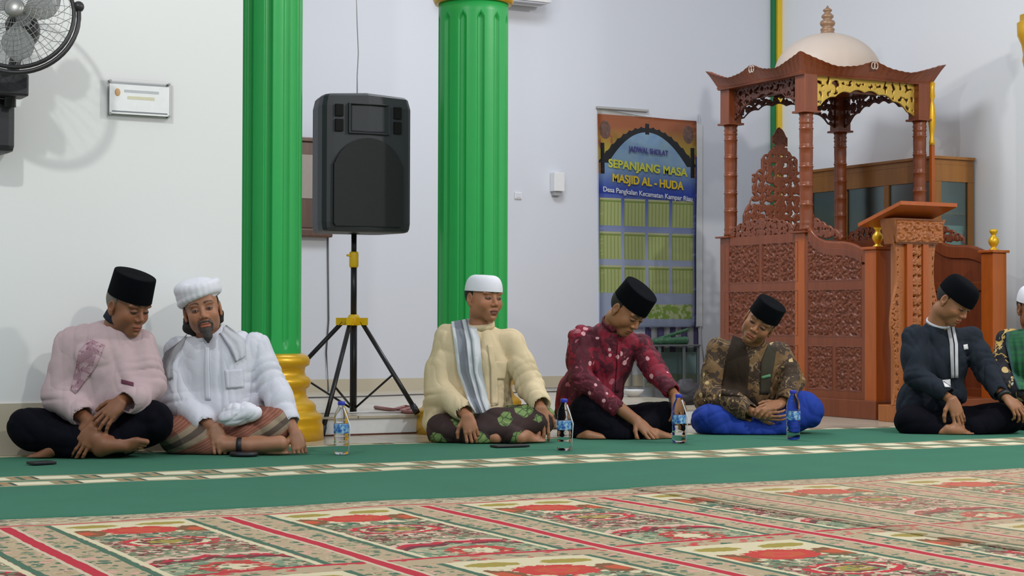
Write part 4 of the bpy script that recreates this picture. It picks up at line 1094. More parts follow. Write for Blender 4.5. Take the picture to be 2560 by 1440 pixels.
ribbon('vest_panel', B5, [(1920, 862), (1902, 905), (1900, 985)], [(1942, 866), (1936, 910), (1922, 985)], fabric('dark_grey_panel', srgb(62, 58, 46)), P5[0], .002, 8, 20, label='dark grey panel with a green tag')
ribbon('pocket_tag', B5, [(1903, 941), (1904, 948)], [(1926, 935), (1927, 942)], fabric('mint_green_tag', srgb(98, 150, 108)), P5[0], .006, 4, 2, label='small mint green tag')
def scarf_cols(stripes):
    def f(u, v):
        for a, c in stripes:
            if u < a: return c
        return stripes[-1][1]
    return f
def vc_fabric(name):
    g = G(name); c = g.attr('Col'); v, x, y, z = g.coords(); n = g.noise(v, 40, 3); n2 = g.noise(v, 600, 1)
    return g.out(g.mix(n2*.2, c, (.1, .1, .12)), .85, 0, n, .25, .01)
M_VC = vc_fabric('striped_scarf_cloth')
gw, gg, gd = (.66, .70, .72), (.26, .28, .32), (.16, .17, .20)
B3b = B3
ribbon('scarf', B3, [(1128, 804), (1134, 850), (1144, 930), (1165, 990), (1186, 1034)], [(1184, 794), (1200, 850), (1206, 930), (1220, 1000), (1232, 1038)], M_VC, P3[0], .010, 28, 40, .010, 3, .004,
       label='grey and white striped scarf', colfn=scarf_cols([(.12, gw), (.42, gg), (.50, gd), (.62, gw), (.70, gg), (.78, (.6, .63, .66)), (1.1, (.74, .77, .79))]))
ribbon('scarf', B2, [(452, 852), (412, 880), (402, 910), (404, 950)], [(470, 832), (452, 870), (430, 905), (432, 946)], M_VC, P2[0], .006, 10, 20, .006, 2, .004, label='grey scarf over the shoulder', colfn=scarf_cols([(.5, (.30, .30, .31)), (1.1, (.42, .42, .44))]))
ribbon('scarf', B2, [(546, 828), (572, 870), (588, 905)], [(566, 812), (612, 846), (614, 892)], M_VC, P2[0], .006, 10, 16, .006, 2, .004, label='pale grey scarf end by the neck', colfn=scarf_cols([(.2, (.36, .36, .42)), (1.1, (.62, .64, .68))]))
ribbon('shawl', B7, [(2516, 830), (2514, 860), (2530, 930), (2545, 975)], [(2600, 812), (2595, 860), (2590, 930), (2590, 975)], M_VC, P7[0], .008, 24, 30, .010, 4, .004, label='dark green shawl',
       colfn=lambda u, v: (.012, .10+.05*(int(v*22) % 2), .045) if u > .12 else (.03, .10, .10))
# white cloth bundle in the lap of person 2
_c = at_t(606, 1032, 7.88-.24)
S = Sdf(); S.ell(_c, (.085, .05, .045), np.stack([RGT, -FWD, UPV], 1), .02).ell(at_t(575, 1048, 7.88-.25), (.05, .04, .03), np.stack([RGT, -FWD, UPV], 1), .03)
_me, _v = S.mesh('bundled_cloth', .004, wr=.006, wrf=60, wseed=5)
tag(link_mesh('cloth', _me, M_KOP, None, _c), 'white cloth bundled in the lap of the man with the turban', 'cloth')
# bracelet and watch
def band(c, d, r, w, mat, parent, name, label):
    q = Vector([float(a) for a in d]).to_track_quat('Z', 'Y').to_matrix()
    mb = MB(); mb.lathe(V(c), [(r-.003, -w/2), (r+.003, -w/2), (r+.004, 0), (r+.003, w/2), (r-.003, w/2)], 28, M=q)
    o = mb.build(name, mat, parent); o['label'] = label; return o
band(at_t(599, 1114, 7.88-.27), RGT, .033, .02, M_BLACK, P2[0], 'bracelet', 'dark bracelet')
_w6 = P6[-1]; band(_w6['wrL'], _w6['wrL']-_w6['elL'], .034, .022, M_BLACK, P6[0], 'wristwatch', 'black wristwatch')

# ---------------------------------------------------------------- carving tools
def spiral(c, r0, a0, turns, sgn, n=26, w0=.010, w1=.004):
    out = []
    for i in range(n):
        t = i/(n-1); a = a0+sgn*turns*2*math.pi*t; r = r0*(1-t*.82)
        out.append((c[0]+r*math.cos(a), c[1]+r*math.sin(a), w0+(w1-w0)*t))
    out.append((c[0], c[1], w0*1.2))
    return out
def scrolls(w, h, cell=.085, seed=0, k=1.0):
    """vine scrolls filling w x h (centre-symmetric); returns array (x,y,r)"""
    rng = random.Random(seed); P = []
    ny = max(1, round(h/cell)); nx = max(1, round(w/2/cell)); cy = h/ny; cx = w/2/nx
    for j in range(ny):
        for i in range(nx):
            x = (i+.5)*cx; y = (j+.5)*cy; s = 1 if (i+j) % 2 else -1
            for m in (1, -1):
                sp = spiral((x, y), min(cx, cy)*.46, rng.uniform(-.6, .6)+(math.pi/2 if s > 0 else -math.pi/2), rng.uniform(1.0, 1.35), s, w0=.0085*k, w1=.005*k)
                P += [(w/2+m*a, b, r) for a, b, r in sp]
                for q in range(5):
                    a = rng.uniform(0, 6.28); l = min(cx, cy)*.58
                    for t in np.linspace(.75, 1.05, 5):
                        P.append((w/2+m*(x+l*t*math.cos(a)), y+l*t*math.sin(a), (.010-.006*(t-.75)/.3)*k))
    for t in np.linspace(.03, .97, max(8, int(h/.012))): P.append((w/2, h*t, .008*k*(1+.5*math.sin(t*30))))
    return np.array([p for p in P if .004 < p[0] < w-.004 and .004 < p[1] < h-.004])
def dist2(P, U, Vv):
    D = np.full(U.shape, 1e3, np.float32); f = D.ravel(); u = U.ravel().astype(np.float32); v = Vv.ravel().astype(np.float32)
    for i in range(0, len(P), 64):
        q = P[i:i+64].astype(np.float32)
        f = np.minimum(f, (np.sqrt((u[:, None]-q[:, 0])**2+(v[:, None]-q[:, 1])**2)-q[:, 2]).min(1))
    return f.reshape(U.shape)
def relief(name, O, U, N, w, h, mat, parent, seed=0, cell=.085, rec=.010, hgt=.013, mask=None, frame=.010, step=.005, clip=None):
    """carved relief panel; O lower corner, U unit along width, N outward, up = z"""
    O, U, N = (np.array(a, float) for a in (O, U, N)); Z = np.array([0, 0, 1.0])
    nu, nv = max(2, int(w/step)), max(2, int(h/step))
    uu, vv = np.meshgrid(np.linspace(0, w, nu+1), np.linspace(0, h, nv+1), indexing='ij')
    if clip is not None: vv = np.minimum(vv, clip(uu))
    D = dist2(scrolls(w, h, cell, seed), uu, vv)
    H = np.where(D < 0, np.sqrt(np.clip(1-(1+D/.009)**2, 0, 1)), 0)*hgt-rec
    e = np.minimum(np.minimum(uu, w-uu), np.minimum(vv, h-vv))
    H = np.where(e < frame, 0.004*np.sin(np.clip(e/frame, 0, 1)*math.pi), H)
    if mask is not None: H = np.where(mask(uu, vv), H, .002)
    P = O+uu[..., None]*U+vv[..., None]*Z+H[..., None]*N
    # back
    Pb = O+uu[..., None]*U+vv[..., None]*Z-(rec+.012)*N
    verts = np.concatenate([P.reshape(-1, 3), Pb.reshape(-1, 3)])
    I = np.arange((nu+1)*(nv+1)).reshape(nu+1, nv+1); M_ = (nu+1)*(nv+1)
    q = np.stack([I[:-1, :-1], I[1:, :-1], I[1:, 1:], I[:-1, 1:]], -1).reshape(-1, 4)
    qs = [q, q[:, ::-1]+M_]
    for a in (I[:, 0], I[:, -1], I[0], I[-1]):
        qs.append(np.stack([a[:-1], a[1:], a[1:]+M_, a[:-1]+M_], -1))
    me = np_mesh(name, verts, np.concatenate(qs))
    return link_mesh(name, me, mat, parent)
def openwork(name, O, U, N, w, h, mat, parent, outline, seed=0, cell=.08, th=.016, rim=.014, step=.0055, k=1.0, solid=None):
    """pierced panel: outline(u,v)->signed distance-ish (<0 inside); scrolls kept, gaps open"""
    O, U, N = (np.array(a, float) for a in (O, U, N)); Z = np.array([0, 0, 1.0])
    us = np.arange(-.02, w+.02, step, dtype=np.float32); vs = np.arange(-.02, h+.02, step, dtype=np.float32); ns = np.linspace(-th, th, 8).astype(np.float32)
    uu, vv = np.meshgrid(us, vs, indexing='ij')
    D = dist2(scrolls(w, h, cell, seed, k), uu, vv); OL = outline(uu, vv).astype(np.float32)
    D = np.minimum(D, -OL-rim)           # rim band
    if solid is not None: D = np.minimum(D, solid(uu, vv))
    D = np.maximum(D, OL)
    Fv = np.maximum(D[:, :, None], (np.abs(ns)-th*.6)[None, None, :])
    Fv[0] = Fv[-1] = .02; Fv[:, 0] = Fv[:, -1] = .02
    v, q = surface_nets(Fv.astype(np.float32), us, vs, ns)
    W_ = O+v[:, 0:1]*U+v[:, 1:2]*Z+v[:, 2:3]*N
    if np.cross(U, Z)@N < 0: q = q[:, ::-1]
    me = np_mesh(name, W_, q)
    return link_mesh(name, me, mat, parent)

# ---------------------------------------------------------------- pulpit
XA, XBp, YF, YM, YBk = 6.987, 8.04, 8.312, 9.03, 9.94
ZT = 1.165
PU = empty('pulpit', ((XA+XBp)/2, 9.1, 0), 'carved wooden mosque pulpit with domed canopy on four posts', 'pulpit')
# base plinth and lower body
MB().box((XA-.012, YF-.012, 0), (XBp+.012, YBk+.012, .115), bev=.006).build('plinth', M_WOOD, PU)
Uy = np.array([0, -1.0, 0]); Nx = np.array([-1.0, 0, 0]); Ux = np.array([1.0, 0, 0]); Ny = np.array([0, -1.0, 0])
def side(x0, x1, sgn, open_=False):
    """one side of the lower body at X plane; rear bay and front bay framing"""
    fr = MB()
    ys = [(YBk, YM+.0), (YM, YF+.09)]
    for (a, b) in ys:
        fr.box((x0, b, .115), (x1, b+.045, ZT if a == YBk else .945)); fr.box((x0, a-.045, .115), (x1, a, ZT)) if a == YBk else fr.box((x0, a-.05, .115), (x1, a, ZT-.02))
        for z in ((.115, .165), (.445, .50), (.80, .85)): fr.box((x0+.001, b+.002, z[0]), (x1-.001, a-.002, z[1]))
    fr.box((x0+.001, YM+.002, 1.115), (x1-.001, YBk-.002, ZT+.001))
    fr.box((x0+.0015, YM-.056, .117), (x1-.0015, YM+.052, ZT-.022))
    fr.box((x0+.0015, YF+.06, .117), (x1-.0015, YF+.137, .94))
    return fr
f = side(XA, XA+.035, 1); f.build('side_frame', M_WOOD, PU)
f = side(XBp-.035, XBp, -1); f.build('side_frame', M_WOOD, PU)
def panels(X, N, seed):
    Un = Uy
    rows = [(.165, .445), (.50, .80), (.85, 1.115)]
    def p(ya, yb, z0, z1, sd):          # ya > yb
        O = (X, ya, z0); relief('carved_panel', O, Un, N, ya-yb, z1-z0, M_CARVE, PU, seed+sd, .075)
    # rear bay
    a, b = YBk-.045, YM+.045; m = (a+b)/2
    p(a, m+.014, *rows[2], 1); p(m-.014, b, *rows[2], 2); p(a, b, *rows[1], 3); p(a, m+.014, *rows[0], 4); p(m-.014, b, *rows[0], 5)
    MB().box((X, m-.014, .165), (X-N[0]*.035, m+.014, .445)).build('mullion', M_WOOD, PU); MB().box((X, m-.014, .85), (X-N[0]*.035, m+.014, 1.115)).build('mullion', M_WOOD, PU)
    a, b = YM-.05, YF+.135; m = (a+b)/2
    p(a, b, *rows[1], 6); p(a, m+.014, *rows[0], 7); p(m-.014, b, *rows[0], 8)
    mb = MB(); mb.box((X, m-.014, .165), (X-N[0]*.035, m+.014, .445)); mb.build('mullion', M_WOOD, PU)
    # top of the front bay: swooping rail
    w = a-b; curve = lambda u: 1.20-.17*np.clip(((u/w)), 0, 1)**.55-.018*np.sin(np.clip(u/w, 0, 1)*math.pi*2)
    relief('carved_panel', (X, a, .85), Un, N, w, .27, M_CARVE, PU, seed+11, .07, mask=lambda u, v: v+.85 < curve(u)-.075, clip=lambda u: curve(u)-.85-.03)
    mb = MB(); n = 20
    us = np.linspace(-.0, w+.045, n)
    top = [(X, a-u, float(curve(u))) for u in us]; bot = [(X, a-u, float(curve(u))-.07) for u in us]
    mb.prism(top+bot[::-1], (-N[0]*.035, 0, 0)); mb.tube([(X-N[0]*.017, y, z) for _, y, z in top], .016, 8)
    mb.build('curved_rail', M_WOOD, PU)
panels(XA, Nx, 10); panels(XBp, np.array([1.0, 0, 0]), 40)
# trim the relief panel tops that rise over the rail: hidden behind rail by design
# rear wall of the body, floor of the pulpit and steps
MB().box((XA+.035, YBk-.03, .115), (XBp-.035, YBk, ZT)).build('rear_panel', M_WOOD, PU)
_st = MB(); _st.box((XA+.036, YM+.15, .115), (XBp-.036, YBk-.031, .62))
for q, zz in enumerate((.28, .45)): _st.box((XA+.036, YF+.35+q*.26, .115), (XBp-.036, YM+.15, zz))
_st.build('steps', M_WOOD, PU)
# front posts with finials
for x in (XA, XBp-.108):
    fpm = MB().box((x-.004, YF-.004, .0), (x+.112, YF+.104, 1.035), bev=.006).box((x-.018, YF-.018, 1.035), (x+.126, YF+.118, 1.052), bev=.004)
    fp = fpm.build('front_post', M_WOODL, PU)
    c = (x+.054, YF+.05, 1.052)
    MB().lathe(c, [(.030, 0), (.030, .006), (.018, .014), (.016, .022), (.026, .034), (.034, .052), (.031, .072), (.018, .088), (.013, .098), (.020, .108), (.026, .118), (.025, .128), (.016, .134), (.002, .137)], 28).build('finial', M_GOLD, fp)
# top ledge and crest along the rear bay
def crest(X, N, seed):
    O = (X-N[0]*.006, YBk-.09, ZT-.012)
    w = YBk-.09-(YM+.11)
    f = lambda u, v: v-(.035+.085*np.sqrt(np.clip(np.sin(np.clip(u/w, 0, 1)*math.pi), 0, 1))+.012*np.abs(np.sin(u*40)))
    openwork('carved_crest', O, Uy, N, w, .16, M_CARVE, PU, lambda u, v: np.maximum(np.maximum(f(u, v), -v), np.maximum(-u, u-w)), seed, .055, .014, .010, .0045)
    # lower crest running down on the front bay
    O = (X-N[0]*.006, YM-.10, 1.125); w2 = .26
    f2 = lambda u, v: v-(.13-.42*u+.012*np.abs(np.sin(u*50)))
    openwork('carved_crest', O, Uy, N, w2, .16, M_CARVE, PU, lambda u, v: np.maximum(np.maximum(f2(u, v), -v-.03), np.maximum(-u, u-w2)), seed+1, .05, .014, .008, .0045)
crest(XA+.01, Nx, 61); crest(XBp-.01, np.array([1.0, 0, 0]), 65)
for x in (XA-.03, XBp-.13):
    for y in (YM-.055, YBk-.12): MB().box((x, y, ZT), (x+.16, y+(.16 if y < 9.5 else .15), ZT+.012), bev=.003).build('ledge', M_WOOD, PU)
# canopy posts
def turned(c, z0, z1, r):
    pr = []; H = z1-z0
    seg = [(0, 1.05), (.03, 1.08), (.04, .96), (.06, 1.06), (.08, 1.0)]+[(a_, b_) for q_ in range(5) for a_, b_ in ((.10+q_*.16, .98), (.17+q_*.16, 1.02), (.215+q_*.16, 1.0), (.222+q_*.16, 1.10), (.23+q_*.16, 1.10), (.235+q_*.16, .94), (.245+q_*.16, 1.06), (.252+q_*.16, .97))]+[(.91, 1.0), (.92, 1.12), (.93, .96), (.95, 1.1), (.97, .98), (1.0, 1.15)]
    MBx = MB(); MBx.lathe((c[0], c[1], z0), [(r*b, a*H) for a, b in seg], 28); return MBx
posts = {'nl': (XA+.05, YM+.03), 'nr': (XBp-.05, YM+.03), 'fl': (XA+.05, YBk-.045), 'fr': (XBp-.05, YBk-.045)}
for key, (x, y) in posts.items():
    far = key[0] == 'f'
    mb = turned((x, y), ZT+.012, 1.945, .043)
    mb.box((x-.052, y-.052, 1.955), (x+.052, y+.052, 2.22), bev=.004); mb.box((x-.066, y-.066, 1.943), (x+.066, y+.066, 1.957), bev=.003)
    mb.build('canopy_post', M_WOOD if key != 'nr' else M_WOOD, PU)
    MB().box((x-.052, y-.052, ZT-1.04), (x+.052, y+.052, ZT), bev=.004).build('post_foot', M_WOODL if not far else M_WOOD, PU)
# gold strip post beside the right near post
_gx = XBp+.015
MB().box((_gx-.012, YM-.03, 1.17), (_gx+.014, YM-.004, 1.78)).build('gilded_rod', M_WOODL, PU)
MB().lathe((_gx, YM-.018, 1.78), [(.016, 0), (.020, .02), (.014, .05), (.018, .10), (.026, .18), (.020, .26), (.014, .30), (.022, .33), (.018, .38), (.022, .42), (.010, .43)], 20).build('gilded_rod', M_GOLD, PU)['label'] = 'gold baluster at the canopy corner'
# arches between posts (pierced)
def arch(O, U, N, w, mat, seed, name='carved_arch', solid=False):
    top = .27
    def ol(u, v):
        t = np.clip(u/w, 0, 1)*2-1
        edge = .035+.0*t + (1-np.sqrt(np.clip(1-(np.abs(t)*.97)**2.4, 0, 1)))*.0
        low = .155-.150*np.abs(t)**2.2+.016*np.abs(np.sin(t*math.pi*3.5))      # height of lower edge, measured from below
        return np.maximum(np.maximum(low-v, v-top), np.maximum(-u, u-w))
    return openwork(name, O, U, N, w, top, mat, PU, ol, seed, .062, .014, .011, .0045, 1.0 if not solid else 1.35)
za = 1.95
arch((XA+.10, YM+.03, za), Ux, Ny, XBp-XA-.20, M_GOLDC, 71, solid=True)['label'] = 'gold painted carved arch at the front'
MB().box((XA+.10, YM+.045, 2.10), (XBp-.10, YM+.058, 2.22)).build('arch_backing', M_WOODD, PU)
arch((XA+.10, YBk-.045, za), Ux, Ny, XBp-XA-.20, M_WOODD, 72)
arch((XA+.05, YBk-.095, za), Uy, Nx, YBk-YM-.175, M_WOODD, 73)
MB().box((XA+.062, YM+.08, 2.10), (XA+.072, YBk-.10, 2.22)).build('arch_backing', M_WOODD, PU)
arch((XBp-.05, YBk-.095, za), Uy, Nx, YBk-YM-.175, M_WOODD, 75)
# flared eaves board
def eaves():
    cx, cy = (XA+XBp)/2, (YM+.03+YBk-.045)/2
    hx, hy = (XBp-XA)/2+.01, (YBk-YM)/2+.0; FL = .075
    def topz(t):      # t in -1..1 along a side
        a = abs(t); return 2.256+.066*max(0, (a-.45)/.55)**1.7+.040*math.exp(-(t/.16)**2)-.012*math.exp(-((a-.5)/.18)**2)
    mb = MB(); n = 48; outer_b = []; outer_t = []
    for sx, sy, ax in ((0, -1, 0), (1, 0, 1), (0, 1, 0), (-1, 0, 1)):
        for i in range(n):
            t = -1+2*i/n
            if ax == 0: t2 = t if sy < 0 else -t; bx, by = t2*(hx+.012), sy*(hy+.012); tx, ty = t2*(hx+FL), sy*(hy+FL)
            else: t2 = t if sx > 0 else -t; bx, by = sx*(hx+.012), t2*(hy+.012); tx, ty = sx*(hx+FL), t2*(hy+FL)
            z = topz(t); k = max(0, (abs(t)-.7)/.3)
            serr = .004*(i % 2)
            outer_b.append((cx+bx, cy+by, 2.185)); outer_t.append((cx+tx*(1+.0*k), cy+ty, z+serr))
    rings = []
    m = len(outer_b)
    def rg(pts): return [mb.bm.verts.new(p) for p in pts]
    lerp = lambda a, b, f: tuple(x*(1-f)+y*f for x, y in zip(a, b))
    def prof(f, inn=0.0, dz=0.0): return [(lambda p: (cx+(p[0]-cx)*(1-inn), cy+(p[1]-cy)*(1-inn), p[2]+dz))(lerp(b, t, f)) for b, t in zip(outer_b, outer_t)]
    def curve(f, g): return [(lerp(b, t, g)[0], lerp(b, t, g)[1], b[2]*(1-f)+t[2]*f) for b, t in zip(outer_b, outer_t)]
    R_ = [rg(curve(0, 0)), rg(curve(.12, .12)), rg(curve(.16, .05)), rg(curve(.45, .35)), rg(curve(.75, .68)), rg(curve(1, 1))]
    R_.append(rg([(cx+(p[0]-cx)*.955, cy+(p[1]-cy)*.955, p[2]-.004) for p in curve(1, 1)]))
    R_.append(rg([(cx+(p[0]-cx)*.93, cy+(p[1]-cy)*.93, p[2]+.01) for p in curve(.3, .3)]))
    for a, b in zip(R_[:-1], R_[1:]):
        for i in range(m):
            j = (i+1) % m; mb.bm.faces.new((a[i], a[j], b[j], b[i]))
    mb.bm.faces.new(R_[0][::-1]); mb.bm.faces.new(R_[-1])
    mb.build('canopy_roof', M_WOOD, PU)
    # emblem rings on the bumps
    for (x, y, dx, dy) in ((cx, cy-hy-FL+.005, 1, 0), (cx-hx-FL+.005, cy, 0, 1)):
        e = MB()
        for o in (-.012, .012):
            pts = [(x+dx*(o+.014*math.cos(a)), y+dy*(o+.014*math.cos(a)), 2.272+.022*math.sin(a)) for a in np.linspace(0, 2*math.pi, 17)]
            e.tube(pts, .0045, 6)
        e.build('roof_emblem', M_CREAM, PU)
    # dome
    d = MB(); R0 = .362; H = .285
    prf = [(R0, 0)]+[(R0*math.cos(a), .03+H*math.sin(a)) for a in np.linspace(0, math.pi/2*.985, 22)]
    d.lathe((cx+.03, cy, 2.245), prf, 96, fn=lambda a, z: 1-.012*math.exp(-((((a*8/(2*math.pi)) % 1)-.5)/.035)**2)); dm = d.build('dome', M_CREAM, PU)
    fz = 2.245+.03+H-.005
    MB().lathe((cx+.03, cy, fz), [(.062, -.012), (.055, .0), (.046, .012), (.044, .02), (.050, .03), (.046, .038), (.034, .048), (.048, .06), (.053, .075), (.046, .09), (.026, .102), (.040, .113), (.042, .125), (.028, .14), (.018, .148), (.030, .158), (.032, .166), (.012, .18), (.003, .196)], 24).build('dome_finial', plain('bronze_beige_finial', srgb(150, 118, 92), .4, .2, .1, 60), dm)
eaves()
# high carved backrest inside the pulpit
def backrest():
    w, h = .62, .80
    def ol(u, v):
        t = np.abs(u/w*2-1)
        top = np.where(t < .22, .80-.35*t, np.where(t < .5, .63-.20*(t-.22), np.where(t < .75, .50-.2*(t-.5), .30-.5*(t-.75))))
        top = top+.014*np.abs(np.sin(u*60))
        return np.maximum(np.maximum(v-top, -v), np.maximum(-u, u-w))
    O = ((XA+XBp)/2-.07-w/2, YBk-.055, 1.15)
    openwork('carved_backrest', O, Ux, Ny, w, h, M_CARVE, PU, ol, 81, .066, .014, .016, .0055, 1.25)
backrest()

# ---------------------------------------------------------------- lectern in front of the stair
LX0, LX1, LY = float(on_y(2236, 850, 8.055)[0])-.0, float(on_y(2352, 850, 8.055)[0]), 8.055
LE = empty('lectern', ((LX0+LX1)/2, LY+.1, 0), 'carved wooden lectern with slanted top standing in front of the pulpit', 'lectern')
mb = MB()
pl, pr_, nl, nr = on_y(2125, 545, 8.29), on_y(2280, 520, 8.29), on_y(2252, 497, 7.90), on_y(2393, 513, 7.90)
nl[2] = nr[2] = (nl[2]+nr[2])/2
xl, xr = float(nl[0]), float(nr[0]); zn = float(nl[2]); zf = float(pl[2])-.03; yb = 8.285
mb.prism([(xl, 7.90, zn), (xr, 7.90, zn), (xr, yb, zf), (xl, yb, zf)], (0, 0, -.022)).build('lectern_top', M_WOODL, LE)
mb = MB(); mb.box((LX0+.01, LY-.01, 0), (LX1-.01, LY+.16, .10), bev=.005).box((LX0+.05, LY+.02, .1), (LX1-.05, LY+.09, 1.14)).build('body', M_CARVEL, LE)
for x in (LX0+.095, LX1-.14): MB().box((x, LY-.004, .10), (x+.045, LY+.03, 1.16), bev=.004).build('pilaster', M_WOODL, LE)
relief('carved_panel', (LX0+.14, LY+.012, .1), Ux, Ny, LX1-LX0-.28, 1.06, M_CARVEL, LE, 91, .06, .008, .02)
for (x0, w, sg) in ((LX0-.015, .105, -1), (LX1-.09, .105, 1)):
    def ol(u, v, sg=sg, w=w):
        e = .02+.018*np.sin(v*9)+.10*np.clip(.25-np.abs(v-.72), 0, .25)*.9-.0
        d = (e-u) if sg < 0 else (u-(w-e))
        return np.maximum(np.maximum(d, -v), np.maximum(v-1.06, np.maximum(-u, u-w)))
    openwork('carved_bracket', (x0, LY+.03, .1), Ux, Ny, w, 1.06, M_CARVEL, LE, ol, 95+sg, .046, .018, .006, .0045, .72)
# capital flare below the board
MB().prism([(LX0+.03, LY-.006, 1.06), (LX1-.03, LY-.006, 1.06), (LX1+.02, LY-.02, 1.21), (LX0-.02, LY-.02, 1.21)], (0, .13, 0)).build('flared_head', M_CARVEL, LE)
relief('carved_panel', (LX0+.0, LY-.022, 1.07), Ux, Ny, LX1-LX0, .13, M_CARVEL, LE, 99, .06, .0, .016)

# ---------------------------------------------------------------- glass cabinet on the right wall
XC, YC0, YC1, HC = 8.13, 9.07, 10.46, 1.70
CB = empty('display_cabinet', (XC+.16, (YC0+YC1)/2, 0), 'honey brown wooden display cabinet with glass panes behind the pulpit', 'cabinet')
XE = XR-.02
mb = MB(); mb.box((XC, YC0, 0), (XE, YC1, .12)).box((XC, YC0, HC-.035), (XE, YC1, HC)); mb.box((XC-.02, YC0-.02, HC), (XE, YC1+.01, HC+.02), bev=.004)
MB().box((XE-.014, YC0+.031, .121), (XE-.001, YC1-.002, HC-.037)).build('back_panel', plain('pale_teal_back_panel', (.30, .40, .40), .6), CB)
ysn = [YC0, YC0+.50, YC0+.95, YC1]
for y in (YC0, YC0+.47, YC0+.93, YC1-.05): mb.box((XC, y, .12), (XC+.03, y+.05, 1.549))
mb.box((XC-.001, YC0-.001, 1.55), (XC+.031, YC1-.001, HC-.036)).box((XC+.031, YC0-.001, 1.55), (XE-.001, YC0+.031, HC-.036))
for z in (1.05, .60): mb.box((XC+.001, YC0+.05, z), (XC+.029, YC1-.05, z+.06))
for x in (XC+.03, XE-.05): mb.box((x, YC0+.001, .12), (x+.05 if x > XC+.1 else x+.03, YC0+.029, 1.549))
for z in (1.05, .60): mb.box((XC+.06, YC0+.001, z), (XE-.05, YC0+.029, z+.06))
mb.build('carcass', M_CAB, CB)
mb = MB()
for z in (.62, 1.07, 1.33): mb.box((XC+.035, YC0+.035, z), (XE-.016, YC1-.02, z+.015))
mb.build('shelf', M_CAB, CB)
MB().box((XC+.012, YC0+.05, .12), (XC+.017, YC1-.05, 1.55)).build('glass_pane', M_GLASS, CB)
MB().box((XC+.06, YC0+.012, .12), (XE-.05, YC0+.017, 1.55)).build('glass_pane', M_GLASS, CB)
rb = random.Random(3)
bcols = [(.55, .56, .58), (.62, .62, .62), (.40, .45, .50), (.30, .05, .22), (.55, .55, .50), (.18, .26, .30)]
bm_ = [plain('book_cover_%s' % n, c, .5) for n, c in zip(('pale_grey', 'white', 'blue_grey', 'purple', 'ivory', 'teal'), bcols)]
def book(x0, y0, z0, dx, dy, dz, mi, label, grp):
    m = MB(); m.box((x0, y0, z0), (x0+dx, y0+dy, z0+dz), mat=0); m.box((x0+.004, y0-.001, z0+.003), (x0+dx-.004, y0+.002, z0+dz-.003), mat=1)
    tag(m.build('book', [bm_[mi], M_WHITEP], None, (x0, y0, z0)), label, 'book', grp)
z = 1.085
for i, (dz, mi) in enumerate(((.035, 3), (.03, 1), (.04, 0), (.03, 4), (.035, 1))):
    book(XC+.05+.01*i, YC0+.05, z, .22, .28, dz, mi, ['purple book lying at the bottom of the pile in the cabinet end', 'white book lying just above the purple book in the cabinet', 'pale grey book lying mid pile behind the cabinet end glass', 'ivory book lying second from the top of the cabinet pile', 'white book lying on top of the pile in the cabinet end'][i], 'books lying in the cabinet end'); z += dz
y = YC0+.5
for i in range(22):
    w = rb.uniform(.025, .05); h = rb.uniform(.16, .22); 
    book(XC+.07, y, 1.085, .18, w*.92, h, rb.choice((0, 1, 0, 2, 4, 5)), 'upright book in the row behind the cabinet side glass', 'books standing in the cabinet'); y += w
    if y > YC1-.1: break

# ---------------------------------------------------------------- loudspeaker and stand
SP = on_y(884, 800, 8.75); sx, sy = float(SP[0]), float(SP[1])
ST = empty('speaker_stand', (sx, sy, .1), 'black tripod speaker stand with yellow clamps between the green columns', 'stand')
hubz = float(on_y(881, 800, sy)[2]); botz = float(on_y(888, 1046, sy)[2]); topz = float(on_y(883, 585, sy)[2]); midz = float(on_y(883, 648, sy)[2])
MB().tube([(sx, sy, botz), (sx, sy, hubz+.02)], .019, 16).build('outer_tube', M_BMETAL, ST)
MB().tube([(sx, sy, hubz), (sx, sy, midz)], .0165, 16).tube([(sx, sy, midz), (sx, sy, topz+.004)], .0145, 16).build('inner_tube', M_BMETAL, ST)
MB().lathe((sx, sy, midz-.045), [(.022, 0), (.025, .01), (.025, .075), (.022, .085)], 24).tube([(sx, sy, midz+.02), (sx-.045, sy-.01, midz+.02)], .006, 8).build('height_clamp', M_YPLAS, ST)
hb = MB(); hb.lathe((sx, sy, hubz-.03), [(.028, 0), (.034, .012), (.032, .045), (.024, .06)], 24)
ftp = [(on_z(1043, 1032, .112), .112), (np.array([*on_z(812, 1088, .012)[:2], .012]), .012), (np.array([sx-.42, sy+.30, .112]), .112)]
ftp[1][0][1] = 8.33
legs = []
for i, (p, zf_) in enumerate(ftp):
    d = np.array([p[0]-sx, p[1]-sy, 0]); L = np.linalg.norm(d); d /= L
    a = np.array([sx, sy, hubz-.01])+d*.06; hb.box((-.012, -.05, -.02), (.012, .05, .02), Matrix.Translation(V((np.array([sx, sy, hubz-.008])+d*.045))) @ Matrix.Rotation(math.atan2(d[1], d[0])-math.pi/2, 4, 'Z'))
    b = np.array([p[0], p[1], zf_]); lm = a*.42+b*.58; col_ = np.array([sx, sy, botz+.06])
    if i == 2: pass
    lgm = MB(); lgm.tube([a, b], .0125, 12); lgo = lgm.build('leg', M_BMETAL, ST)
    MB().tube([lm, col_+d*.02], .006, 8).build('brace', M_BMETAL, lgo)
    dd = (b-a)/np.linalg.norm(b-a); MB().tube([b-dd*.05, b], .017, 12).build('foot_cap', M_BLACK, lgo)
hb.build('leg_hub', M_YPLAS, ST)
